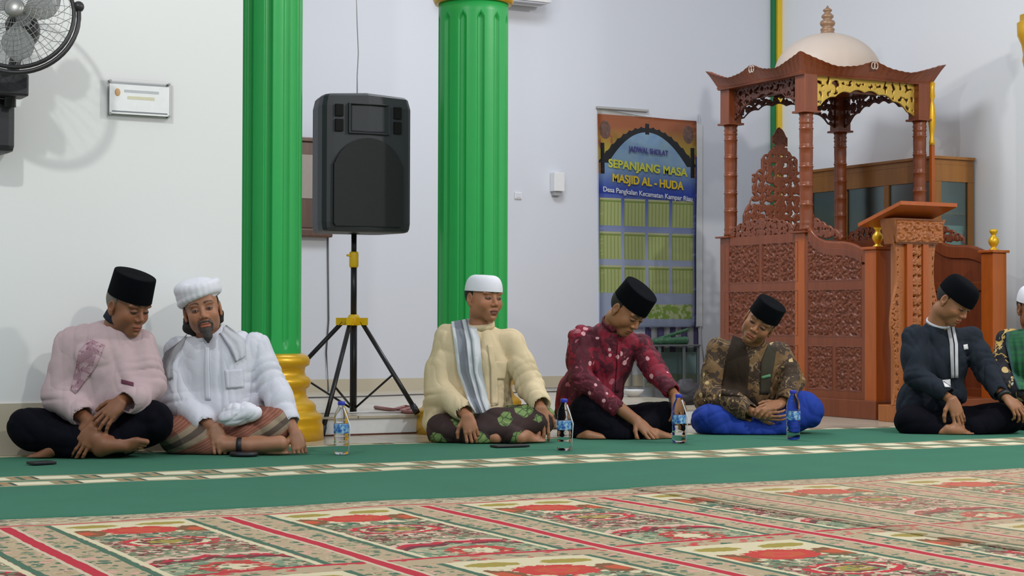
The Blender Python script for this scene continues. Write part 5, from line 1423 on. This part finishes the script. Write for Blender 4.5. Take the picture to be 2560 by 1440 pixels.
# cabinet of the loudspeaker: turned to its left
def speaker():
    tl = at_t(905, 410, SPt)
    return tl
SPt = (np.array([sx, sy, 1.4])-CAM)@FWD
sc_ = F/SPt
wF, dD, hH = 200/sc_*1.03, .34, 338/sc_
zc0 = float(on_y(905, 584, sy)[2])
ang = math.atan2(RGT[1], RGT[0])+math.radians(25)     # front faces slightly to the right of the camera
ca = at_t(893, 416, SPt); cc = Vector((float(ca[0]), float(ca[1]), zc0))
Rm = Matrix.Translation(cc) @ Matrix.Rotation(ang+math.radians(0), 4, 'Z')   # local x right, y back
SPK = empty('loudspeaker', (cc.x, cc.y, zc0), 'black plastic loudspeaker with horn on top of the tripod stand', 'speaker')
w2 = .250
def shell():
    mb = MB(); sections = []
    # plan outline: front wide, back narrow; profile vertical rounding
    prof = [(0, .90), (.006, .96), (.02, .985), (.05, 1.0), (.60*hH/.66, 1.0), (hH-.05, .985), (hH-.015, .95), (hH-.004, .90), (hH, .80)]
    prev = None
    for z, s in prof:
        pts = []
        for (x, y) in ((-w2, -.145), (-w2+.02, -.165), (0, -.178), (w2-.02, -.165), (w2, -.145), (w2-.01, -.06), (w2-.06, .13), (w2-.10, .16), (-w2+.07, .16), (-w2+.04, .13), (-w2+.005, -.06)):
            pts.append(mb.bm.verts.new(Rm @ Vector((x*s, y*s, z+.012*(1-(x/w2)**2)*(z/hH)))))
        if prev:
            for i in range(len(pts)):
                j = (i+1) % len(pts); mb.bm.faces.new((prev[i], prev[j], pts[j], pts[i]))
        else: mb.bm.faces.new(pts[::-1])
        prev = pts
    mb.bm.faces.new(prev); return mb
shell().build('cabinet_shell', M_SPKP, SPK)
yf = -.180
def arcpts(cx, cz, r, a0, a1, n): return [(cx+r*math.cos(a), cz+r*math.sin(a)) for a in np.linspace(a0, a1, n)]
# woofer grille: domed top
gr = [(-.185, .03), (.185, .03), (.195, .045), (.195, .36)]+arcpts(0, .30, .200, math.radians(18), math.radians(162), 24)+[(-.195, .36), (-.195, .045)]
MB().prism([Rm @ Vector((x, yf-.004, z)) for x, z in gr], Rm.to_3x3() @ Vector((0, .02, 0))).build('woofer_grille', M_GRILLE, SPK)
hz = hH-.135
hn = MB()
out_ = [(-.115, -.075), (.115, -.075), (.115, .085), (-.115, .085)]; inn = [(-.035, -.015), (.035, -.015), (.035, .050), (-.035, .050)]
A_ = [hn.bm.verts.new(Rm @ Vector((x, yf-.012, hz+z))) for x, z in out_]; Bv = [hn.bm.verts.new(Rm @ Vector((x*.95, yf-.012, hz+z*.95))) for x, z in out_]; Cv = [hn.bm.verts.new(Rm @ Vector((x, yf+.07, hz+z))) for x, z in inn]; Dv = [hn.bm.verts.new(Rm @ Vector((x, yf+.012, hz+z))) for x, z in out_]
for i in range(4):
    j = (i+1) % 4; hn.bm.faces.new((A_[i], A_[j], Bv[j], Bv[i])); hn.bm.faces.new((Bv[i], Bv[j], Cv[j], Cv[i])); hn.bm.faces.new((Dv[i], Dv[j], A_[j], A_[i]))
hn.bm.faces.new(Cv); hn.build('horn', M_SPKP, SPK)
for x in (-.165, .165):
    for zz in (hz+.045, hz-.035):
        MB().box((-.022, -.004, -.032), (.022, .02, .032), Rm @ Matrix.Translation((x, yf+.0015, zz)), bev=.003).build('bass_port', M_PORT, SPK)
MB().lathe((sx, sy, topz), [(.03, 0), (.03, zc0-topz+.005)], 20).build('pole_socket', M_BLACK, SPK)

# ---------------------------------------------------------------- wall clock behind the speaker
ck = on_y(757, 345, YB); ck2 = on_y(826, 595, YB)
CL = empty('wall_clock', (float(ck[0])+.05, YB, float(ck2[2])), 'dark wooden wall clock half hidden behind the loudspeaker', 'clock')
x0, x1, z0, z1 = float(ck[0])-.14, float(ck2[0])-.0, float(ck2[2]), float(ck[2])
MB().box((x0, YB-.06, z0+.06), (x1-.05, YB-.0005, z1-.03), bev=.006).box((x0-.01, YB-.075, z1-.03), (x1-.035, YB-.0005, z1), bev=.005).box((x0+.02, YB-.07, z0), (x1-.01, YB-.0005, z0+.06), bev=.012).build('case', wood_mat('dark_clock_wood', srgb(54, 34, 26), srgb(104, 66, 44)), CL)
MB().box((x0+.04, YB-.066, z1-.42), (x1-.085, YB-.061, z1-.12)).build('glass_front', plain('clock_face', (.35, .30, .26), .15), CL)
# cables
def cable(name, pts, r, mat, label): return tag(MB().tube(pts, r, 8).build(name, mat, None, pts[0]), label, 'cable')
M_CBL = plain('grey_cable_sheath', (.10, .10, .11), .5); M_CWH = plain('white_cable_sheath', (.55, .54, .56), .5); M_CRD = plain('dull_red_cable_sheath', srgb(150, 96, 92), .5)
p0 = on_y(820, 592, YB-.01); p1 = on_y(822, 800, YB-.01); p2 = on_y(816, 880, YB-.01); p3 = on_y(822, 985, YB-.02)
cable('cable', [p0, p1, p2, p3, p3-np.array([0, .05, .02])], .005, M_CBL, 'thin dark cable hanging down the wall from under the clock')
p = [on_y(x, y, 9.0) for x, y in ((891, -40), (893, 60), (896, 133), (893, 190), (893, 243))]
cable('cable', p, .0035, M_CWH, 'thin pale cable dropping from above onto the loudspeaker')
p = [on_z(x, y, .104) for x, y in ((765, 994), (860, 992), (960, 989), (1040, 986), (1100, 985), (1330, 980), (1420, 978))]
cable('cable', p, .004, M_CBL, 'thin dark cable lying along the raised floor at the wall foot')
p = [on_z(x, y, .106) for x, y in ((800, 1034), (900, 1031), (1000, 1030), (1060, 1022))]
cable('cable', p, .004, M_CWH, 'grey cable lying near the edge of the raised step')
p = [on_z(x, y, .11) for x, y in ((938, 1018), (965, 1022), (1000, 1027), (1040, 1018), (1010, 1017), (985, 1024), (1020, 1030), (1045, 1030))]
cable('cable', p, .010, M_CRD, 'dull red cable coiled on the step under the speaker stand')

# ---------------------------------------------------------------- wall fan at top left
FN = empty('wall_fan', on_y(45, 380, YL), 'wall fan with wire cage and black mount at the top left', 'fan')
M_STEEL = plain('brushed_metal_grey', (.32, .32, .30), .35, .6); M_DK = plain('dark_fan_metal', (.035, .033, .035), .4, .3); M_BLADE = plain('grey_translucent_blade', (.30, .31, .30), .3)
yfan = YL-.42
hc_ = V(on_y(38, 24, yfan)); fa = Matrix.Rotation(math.radians(-22), 3, 'Z') @ Matrix.Rotation(math.radians(-14), 3, 'X')
ax_n = fa @ Vector((0, -1, 0)); ax_x = fa @ Vector((1, 0, 0)); ax_z = fa @ Vector((0, 0, 1))
RF = .232
ringp = lambda r, d, n=49: [hc_+ax_n*d+r*(math.cos(a)*ax_x+math.sin(a)*ax_z) for a in np.linspace(0, 2*math.pi, n)]
MB().tube(ringp(RF, -.06), .009, 8, cap=False).build('cage_ring', M_DK, FN)
mb = MB()
for q in range(1, 9): mb.tube(ringp(.045+q*.022, .02-.06*(q/9)**2), .0012, 5, cap=False)
for k in range(40):
    a = k/40*2*math.pi; u_ = math.cos(a)*ax_x+math.sin(a)*ax_z
    mb.tube([hc_+ax_n*.02+u_*.04, hc_+ax_n*.02+u_*.13, hc_-ax_n*.03+u_*.21, hc_-ax_n*.06+u_*RF], .0012, 5)
FGo = mb.build('front_grille', M_STEEL, FN)
mb = MB()
for k in range(24):
    a = k/24*2*math.pi; u_ = math.cos(a)*ax_x+math.sin(a)*ax_z
    mb.tube([hc_-ax_n*.15+u_*.05, hc_-ax_n*.14+u_*.16, hc_-ax_n*.06+u_*RF], .0014, 5)
mb.build('rear_grille', M_STEEL, FN)
qn = ax_n.to_track_quat('Z', 'Y').to_matrix()
MB().lathe(hc_+ax_n*.012, [(.040, 0), (.042, .008), (.036, .018), (.02, .024), (.001, .025)], 28, M=qn).build('hub_badge', M_STEEL, FGo)
MB().lathe(hc_-ax_n*.27, [(.02, 0), (.062, .01), (.070, .05), (.068, .11), (.045, .13)], 28, M=qn).build('motor', M_DK, FN)
for k in range(3):
    mb = MB(); rows = []
    for i in range(8):
        t = i/7; r = .035+t*.165; row = []
        for j in range(8):
            s_ = j/7-.5; a = k*2*math.pi/3+.35+s_*(1.15*math.sin(math.pi*(.18+.72*t)))+.35*t
            row.append(hc_-ax_n*(.055-.045*s_)+r*(math.cos(a)*ax_x+math.sin(a)*ax_z))
        rows.append(row)
    g1 = mb.grid(rows); g2 = mb.grid([[p-ax_n*.003 for p in row] for row in rows]); mb.build('blade', M_BLADE, FN)
yk = (on_y(138, 20, yfan)); 
a_s = np.linspace(math.radians(12), math.radians(-125), 22)
MB().tube([hc_-ax_n*.075+(RF+.018)*(math.cos(a)*ax_x+math.sin(a)*ax_z) for a in a_s], .010, 8).build('yoke', M_DK, FN)
MB().ball(hc_-ax_n*.075+(RF+.02)*(math.cos(a_s[0])*ax_x+math.sin(a_s[0])*ax_z), .024, 0, 16).build('yoke_knob', M_DK, FN)
bx0, bx1 = on_y(-60, 182, YL-.2), on_y(62, 246, YL-.2)
MB().box((float(bx0[0]), YL-.28, float(bx1[2])), (float(bx1[0]), YL-.14, float(bx0[2])), bev=.01).build('control_housing', M_BLACK, FN)
ax0, ax1 = on_y(-40, 246, YL-.1), on_y(30, 385, YL-.1)
MB().box((float(ax0[0]), YL-.17, float(ax1[2])), (float(ax1[0]), YL-.0005, float(ax0[2])), bev=.03).build('wall_mount', M_BLACK, FN)
MB().tube([hc_-ax_n*.20, V((float(bx1[0])-.06, YL-.2, float(bx0[2])-.02)), V((float(bx1[0])-.06, YL-.19, float(bx1[2])-.04))], [.028, .024, .026], 12).build('neck', M_DK, FN)

# ---------------------------------------------------------------- acrylic plaque, switches, air conditioner
a0, a1 = on_y(266, 196, YL), on_y(425, 300, YL)
PQ = empty('acrylic_plaque', (float((a0+a1)[0])/2, YL, float(a1[2])), 'clear acrylic plaque with faint lettering on the left wall', 'plaque')
px0, px1, pz0, pz1 = float(a0[0]), float(a1[0]), float(a1[2]), float(a0[2])
MB().box((px0, YL-.022, pz0), (px1, YL-.017, pz1)).build('acrylic_sheet', M_ACRYL, PQ)
MB().box((px0+.008, YL-.0242, pz0+.012), (px1-.012, YL-.0225, pz1-.025)).build('printed_card', plain('white_card', (.93, .95, .94), .7, bs=0), PQ)
mb = MB(); zz = pz1-.06
MB().ball((px0+.045, YL-.0245, pz1-.062), (.013, .002, .018), 0, 16).build('round_emblem', plain('orange_emblem', srgb(214, 170, 120), .5), PQ)
mb.box((px0+.075, YL-.0252, zz), (px1-.06, YL-.0243, zz+.012), mat=0).box((px0+.09, YL-.0252, zz-.03), (px1-.08, YL-.0243, zz-.016), mat=1).box((px0+.02, YL-.0252, pz0+.020), (px1-.02, YL-.0243, pz0+.026), mat=2)
mb.build('faint_lettering', [plain('pale_grey_print', (.55, .58, .60), .5), plain('pale_yellow_print', srgb(222, 218, 188), .5), plain('grey_line', (.22, .24, .26), .5)], PQ)
for x in (px0+.012, px1-.012):
    for z in (pz0+.012, pz1-.012): MB().tube([(x, YL-.026, z), (x, YL-.0005, z)], .006, 12).build('standoff', M_STEEL, PQ)
def wallbox(name, xa, ya, xb, yb, dep, label, cat, mat, parts=()):
    a, b = on_y(xa, ya, YB), on_y(xb, yb, YB)
    e = empty(name, (float(a[0]+b[0])/2, YB, float(b[2])), label, cat)
    MB().box((float(a[0]), YB-dep, float(b[2])), (float(b[0]), YB-.0005, float(a[2])), bev=.004).build('housing', mat, e)
    return e, a, b
e, a, b = wallbox('freshener_dispenser', 1375, 432, 1400, 480, .07, 'small white dispenser box on the wall left of the banner', 'dispenser', M_WHITEP)
MB().box((float(a[0])+.012, YB-.05, float(b[2])-.03), (float(b[0])-.012, YB-.001, float(b[2])), bev=.004).build('nozzle', plain('pale_grey_plastic', (.40, .40, .42), .4), e)
e, a, b = wallbox('wall_switch', 1286, 480, 1303, 498, .012, 'white wall switch right of the middle column', 'switch', M_WHITEP)
MB().box((float(a[0])+.010, YB-.016, float(b[2])+.010), (float(b[0])-.010, YB-.012, float(a[2])-.010)).build('rocker', M_WALL, e)
acx = on_y(1379, 10, YB-.2)
AC = empty('air_conditioner', (float(acx[0])-.4, YB, float(acx[2])), 'bottom edge of a white air conditioner above the middle column', 'air conditioner')
MB().box((float(acx[0])-.85, YB-.22, float(acx[2])), (float(acx[0]), YB-.0005, float(acx[2])+.28), bev=.03).build('casing', M_WHITEP, AC)
MB().box((float(acx[0])-.80, YB-.215, float(acx[2])-.012), (float(acx[0])-.06, YB-.14, float(acx[2])+.002), bev=.004).build('louvre', plain('grey_louvre', (.35, .35, .37), .4), AC)

# ---------------------------------------------------------------- prayer time banner
bl, br_ = on_y(1492, 285, YB), on_y(1744, 300, YB)
X0, X1 = float(bl[0]), float(br_[0])-.02
ZT_, ZB_ = float(on_y(1492, 268, YB)[2]), float(on_y(1600, 822, YB)[2])
BW, BH = X1-X0, ZT_-ZB_
BN = empty('banner', ((X0+X1)/2, YB, ZB_), 'tall printed prayer schedule banner hanging on the back wall', 'banner')
def banner_mat():
    g = G('printed_banner'); v, X, Y, Z = g.coords()
    u = (X+BW/2)/BW; w = (BH-Z)/BH*1.0         # 0..1 across; 0 top .. 1 bottom
    nz = g.noise(v, 9, 3)
    au = abs(u-.5)
    sky = g.mix(nz, srgb(131, 175, 238), srgb(197, 231, 238)); sky = g.mix(((w-.24)/.14).max(0).min(1), sky, srgb(70, 94, 206))
    sky = g.mix((w-.30).gt(.0)*.0+((w-.33)/.12).max(0).min(1), sky, srgb(77, 101, 209))
    c = sky
    # corners: brown over yellow with lanterns
    warm = g.mix(((w-.08)/.12).max(0).min(1)*g.noise(v, 16, 2).gt(.40), srgb(204, 126, 89), srgb(221, 199, 77))
    warm = g.mix(w.gt(.24), warm, srgb(197, 143, 89))
    archv = w-(.072+au*au*.70+abs((au*52).sin())*.008*1.0)                  # >0 inside arch
    inner = w-(.100+au*au*.95)
    side_ = au.gt(.40)*w.gt(.17)
    c = g.mix(archv.lt(0).max(au.gt(.465)*w.lt(.30)), c, warm)
    dark = archv.gt(0)*inner.lt(0)*w.lt(.25)
    dark2 = au.band(.435, .475)*w.band(.16, .30)
    c = g.mix(dark.max(dark2), c, srgb(55, 57, 62))
    c = g.mix(au.lt(.02)*w.band(.06, .11), c, srgb(55, 57, 62))
    for sx_ in (.075, .915):
        l = (((u-sx_)/.055).sq()+((w-.10)/.042).sq()).sqrt(); c = g.mix(l.lt(1), c, g.mix(g.noise(v, 40, 2), srgb(92, 62, 60), srgb(184, 148, 131)))
    c = g.mix(w.lt(.030), c, srgb(238, 238, 233))
    # tables
    body = w.gt(.39)
    c = g.mix(body, c, g.mix(((w-.39)/.25).max(0).min(1), srgb(104, 126, 218), srgb(197, 209, 238)))
    cu = (u-.02)/.245; fu = cu.fract(); cw = (w-.402)/.152; fw_ = cw.fract()
    cell = fu.lt(.87)*fw_.band(.04, .86)*w.band(.402, .85)*u.band(.02, .985)
    stripes = (fu*6.9).fract()
    gcol = g.mix(stripes.lt(.32), srgb(221, 231, 165), srgb(182, 199, 109))
    gcol = g.mix(fw_.lt(.10), gcol, srgb(238, 238, 197)); gcol = g.mix(fw_.band(.10, .16), gcol, srgb(150, 177, 82))
    gcol = g.mix((fw_*26).fract().lt(.3), gcol, srgb(197, 209, 140))
    c = g.mix(cell, c, gcol)
    foot_ = w.band(.888, .955)*u.band(.50, .96); c = g.mix(foot_, c, g.mix(g.noise(v, 24, 3).gt(.5), srgb(228, 238, 184), srgb(170, 204, 101)))
    c = g.mix(u.gt(.985)*w.gt(.2), c, srgb(99, 111, 197))
    return g.out(c, .35)
mb = MB(); P = []
ny_, nx_ = 60, 16
for j in range(ny_+1):
    row = []
    for i in range(nx_+1):
        u = i/nx_; t = j/ny_
        skew = -.045*(1-t)*u*0
        z = ZB_+t*BH-(.055*u*t if t > .0 else 0)+(.018*math.sin(u*math.pi)*-1 if t > .98 else 0)
        row.append((X0+u*BW+.02*(1-t)*(1-u), YB-.012-.006*math.sin(u*5+t*3)-.004*math.sin(t*11), z))
    P.append(row)
g1 = mb.grid(P)
bo = bpy.data.objects
me = bpy.data.meshes.new('banner_sheet'); 
bmesh.ops.solidify(mb.bm, geom=mb.bm.faces[:], thickness=.002)
_bs = mb.build('sheet', banner_mat(), BN, recalc=True)
# sheet material uses object coordinates; the parent is the banner empty so x is centred, z from the bottom
MB().box((X0-.01, YB-.03, ZT_-.012), (X0+BW*.5, YB-.0005, ZT_+.006), bev=.003).build('top_rail', plain('grey_rail', (.40, .39, .38), .4), BN)
MB().box((X1+.001, YB-.016, ZB_+.02), (X1+.055, YB-.012, ZT_-.075)).build('white_margin', plain('pale_banner_margin', (.62, .63, .64), .4), BN)
def text_obj(txt, cx, cz, width, height, mat, parent, name, Y, bold=.0):
    cu = bpy.data.curves.new('t', 'FONT'); cu.body = txt; cu.align_x = 'CENTER'; cu.align_y = 'CENTER'; cu.size = 1; cu.extrude = .01; cu.offset = bold
    o = bpy.data.objects.new('t', cu); COL.objects.link(o); bpy.context.view_layer.update()
    me = bpy.data.meshes.new_from_object(o.evaluated_get(bpy.context.evaluated_depsgraph_get())); bpy.data.objects.remove(o)
    co = np.array([v.co[:] for v in me.vertices]); lo, hi = co.min(0), co.max(0)
    for v in me.vertices:
        x = (v.co.x-(lo[0]+hi[0])/2)/(hi[0]-lo[0])*width; z = (v.co.y-(lo[1]+hi[1])/2)/(hi[1]-lo[1])*height
        v.co = (cx+x, Y-v.co.z*.15, cz+z-.055*(x+cx-X0)/BW)
    me.materials.clear()
    return link_mesh(name, me, mat, parent)
YT = YB-.0235
zt = lambda w: ZT_-w*BH
text_obj('JADWAL SHOLAT', X0+BW*.50, zt(.185)+.02, BW*.40, .055, plain('purple_print', srgb(66, 58, 128), .5), BN, 'lettering', YT, .02)
text_obj('SEPANJANG MASA', X0+BW*.50, zt(.265)+.02, BW*.80, .085, plain('olive_yellow_print', srgb(190, 190, 66), .5), BN, 'lettering', YT, .03)
text_obj('MASJID AL - HUDA', X0+BW*.50, zt(.335)+.03, BW*.72, .085, plain('gold_yellow_print', srgb(206, 176, 40), .5), BN, 'lettering', YT, .03)
text_obj('Desa Pangkalan Kecamatan Kampar Riau', X0+BW*.5, zt(.392)+.035, BW*.90, .050, plain('white_print', (.62, .64, .68), .5), BN, 'lettering', YT, .01)
# clear plastic edge strip hanging beside the banner
p = [on_y(x, y, YB-.01) for x, y in ((1748, 285), (1752, 450), (1745, 640), (1752, 850), (1760, 905))]
cable('cable', p, .006, M_CWH, 'pale cable hanging down the wall at the right edge of the banner')
# metal rack and striped cloth below the banner
ra, rb_ = on_y(1612, 866, YB-.25), on_y(1745, 866, YB-.25)
RK = empty('metal_rack', (float(ra[0]+rb_[0])/2, YB-.25, .1), 'small grey metal rack with a glass front below the banner', 'rack')
xx0, xx1, zz1 = float(ra[0]), float(rb_[0]), float(ra[2])
M_ALU = plain('dull_aluminium', (.28, .31, .32), .4, .5)
for x in (xx0, xx0+.13, xx1-.13, xx1):
    MB().box((x-.010, YB-.26, .1), (x+.010, YB-.24, zz1), bev=.002).build('leg', M_ALU, RK)
for x in (xx0, xx1): MB().box((x-.010, YB-.06, .1), (x+.010, YB-.04, zz1), bev=.002).build('leg', M_ALU, RK)
MB().box((xx0-.015, YB-.27, zz1), (xx1+.015, YB-.03, zz1+.012), bev=.003).build('top', M_ALU, RK)
MB().box((xx0, YB-.25, .13), (xx1, YB-.246, zz1-.01)).build('glass_front', M_GLASS, RK)
_pc = on_y(1690, 862, YB-.2)
S = Sdf(); zc = zz1+.012
S.chain([(xx0+.06, YB-.17, zc+.018), (xx0+.20, YB-.16, zc+.022), (xx1-.05, YB-.15, zc+.03)], [.018, .024, .03], .02).cap((xx0+.10, YB-.15, zc+.02), (xx1-.01, YB-.12, zc+.11), .010, .014, .01)
_me, _v = S.mesh('g', .004, floor=zc+.001, wr=.004, wrf=80, wseed=8); _me.name = 'plastic_sheet'
tag(link_mesh('plastic_sheet', _me, plain('green_plastic_sheet', srgb(74, 116, 86), .35), None, (xx0+.2, YB-.16, zc)), 'crumpled green plastic sheet lying on the small metal rack', 'plastic sheet')
def stripe_mat():
    g = G('purple_white_striped_cloth'); v, X, Y, Z = g.coords(); u = (X/.11).fract(); return g.out(g.mix(u.lt(.52), (.60, .60, .62), srgb(112, 104, 150)), .8)
_sx0, _sx1 = float(on_y(1610, 850, YB)[0]), float(on_y(1742, 850, YB)[0]); _sz1 = float(on_y(1680, 818, YB)[2]); _sz0 = float(on_y(1680, 880, YB)[2])
mb = MB(); mb.grid([[(_sx0+(_sx1-_sx0)*i/40, YB-.018-.006*math.sin(i*1.1), _sz1+(_sz0-_sz1)*j/4) for i in range(41)] for j in range(5)]); bmesh.ops.solidify(mb.bm, geom=mb.bm.faces[:], thickness=.002)
tag(mb.build('striped_cloth', stripe_mat(), None, (_sx0, YB-.018, _sz0)), 'purple and white striped cloth hanging on the wall just below the banner', 'cloth')
# bag and bowl behind the men
_bc = on_z(1715, 985, .1); _bt = at_t(1715, 968, 11.0)
c = on_z(1716, 1012, .1)
S = Sdf(); S.ell((c[0], c[1], .17), (.10, .06, .075), None, .02).ell((c[0]-.05, c[1], .14), (.07, .05, .05), None, .02).cap((c[0]-.03, c[1], .235), (c[0]+.03, c[1], .24), .012, .012, .02)
_me, _v = S.mesh('bag', .005, floor=.101, wr=.005, wrf=50, wseed=6)
tag(link_mesh('bag', _me, plain('black_bag_cloth', (.02, .018, .024), .6), None, (c[0], c[1], .1)), 'small black bag on the floor between the maroon and brown batik men', 'bag')
c = on_z(1583, 992, .1)
tag(MB().lathe((c[0], c[1], .1), [(.03, 0), (.035, .004), (.06, .03), (.072, .045), (.070, .046), (.058, .032), (.03, .008), (.002, .006)], 32).build('bowl', M_WHITEP, None, (c[0], c[1], .1)), 'white plastic bowl on the floor behind the man in maroon batik', 'bowl')

# ---------------------------------------------------------------- water bottles and small things on the carpet
M_CAPB = plain('blue_bottle_cap', (.015, .03, .42), .35)
def label_mat():
    g = G('blue_and_white_bottle_label'); v, X, Y, Z = g.coords(); n = g.noise(v, 70, 3)
    return g.out(g.ramp(n, [(.40, (.40, .58, .72)), (.5, (.10, .32, .60)), (.58, (.03, .10, .42))]), .3)
M_LAB = label_mat(); M_STRAW = plain('white_paper_straw', (.80, .82, .84), .4)
def bottle(px, py, H_, label, straw=True, sd=0):
    c = on_z(px, py, .009); c[2] = .0095; s = H_/.235
    t = empty('water_bottle', c, label, 'bottle', 'water bottles on the green carpet')
    prf = [(.020, .0), (.029, .003), (.032, .012), (.032, .03), (.0300, .036), (.032, .042), (.032, .055), (.0302, .061), (.032, .067), (.032, .080), (.0302, .086), (.0318, .092), (.0318, .135), (.0302, .140), (.032, .148), (.031, .165), (.026, .185), (.017, .203), (.0135, .210), (.0135, .222)]
    MB().lathe(c, [(r*s, z*s) for r, z in prf], 32).build('body', M_WATER, t)
    MB().lathe(c, [(.0328*s, .092*s), (.0332*s, .094*s), (.0332*s, .130*s), (.0328*s, .133*s)], 32).build('label_band', M_LAB, t)
    MB().lathe((c[0], c[1], c[2]+.214*s), [(.0155*s, 0), (.016*s, .002), (.016*s, .014), (.014*s, .017), (.002, .0175)], 24).build('cap', M_CAPB, t)
    if straw:
        q = c+.038*s*RGT-.0*FWD
        b_ = c+.034*RGT-.02*FWD; tp = c+(.012*RGT)-.022*FWD+np.array([0, 0, .205*s])
        b_[2] = .0125
        m_ = c+.040*RGT-.014*FWD+np.array([0, 0, .12*s])
        MB().tube([b_, m_, tp], .0032, 8).build('straw', M_STRAW, t)
    return t
bottle(853, 1136, .236, 'water bottle with blue cap before the speaker stand, leftmost bottle')
bottle(1410, 1126, .238, 'water bottle with white straw beside the knee of the man in cream')
bottle(1697, 1108, .24, 'water bottle standing in front of the foot of the man in maroon')
bottle(1983, 1099, .250, 'water bottle in front of the blue trousers of the man in brown batik', False)
def slab(name, pts, z0, h, label, cat, mat, round_=False):
    if round_:
        c = on_z(*pts[0], z0); r = pts[1]
        return tag(MB().lathe((c[0], c[1], z0), [(r*.92, 0), (r, .004), (r, h-.004), (r*.9, h), (r*.2, h)], 36).build(name, mat, None, (c[0], c[1], z0)), label, cat)
    a, b = on_z(*pts[0], z0), on_z(*pts[1], z0); d = b-a; L = np.linalg.norm(d); d /= L; n = np.array([-d[1], d[0], 0])
    M = Matrix.Translation(V(a)) @ Matrix(((d[0], n[0], 0, 0), (d[1], n[1], 0, 0), (0, 0, 1, 0), (0, 0, 0, 1)))
    return tag(MB().box((0, 0, 0), (L, .075, h), M, bev=.003).build(name, mat, None, a), label, cat)
slab('mobile_phone', [(84, 1163), (142, 1160)], .0095, .011, 'small black phone on the carpet before the man in pink', 'phone', M_BLACK)
slab('mobile_phone', [(1243, 1120), (1325, 1117)], .0095, .010, 'dark flat phone on the carpet before the man in cream', 'phone', M_BLACK)
slab('round_case', [(610, 1140), .062], .0095, .018, 'flat black round case on the carpet before the man in white', 'case', M_BLACK, True)
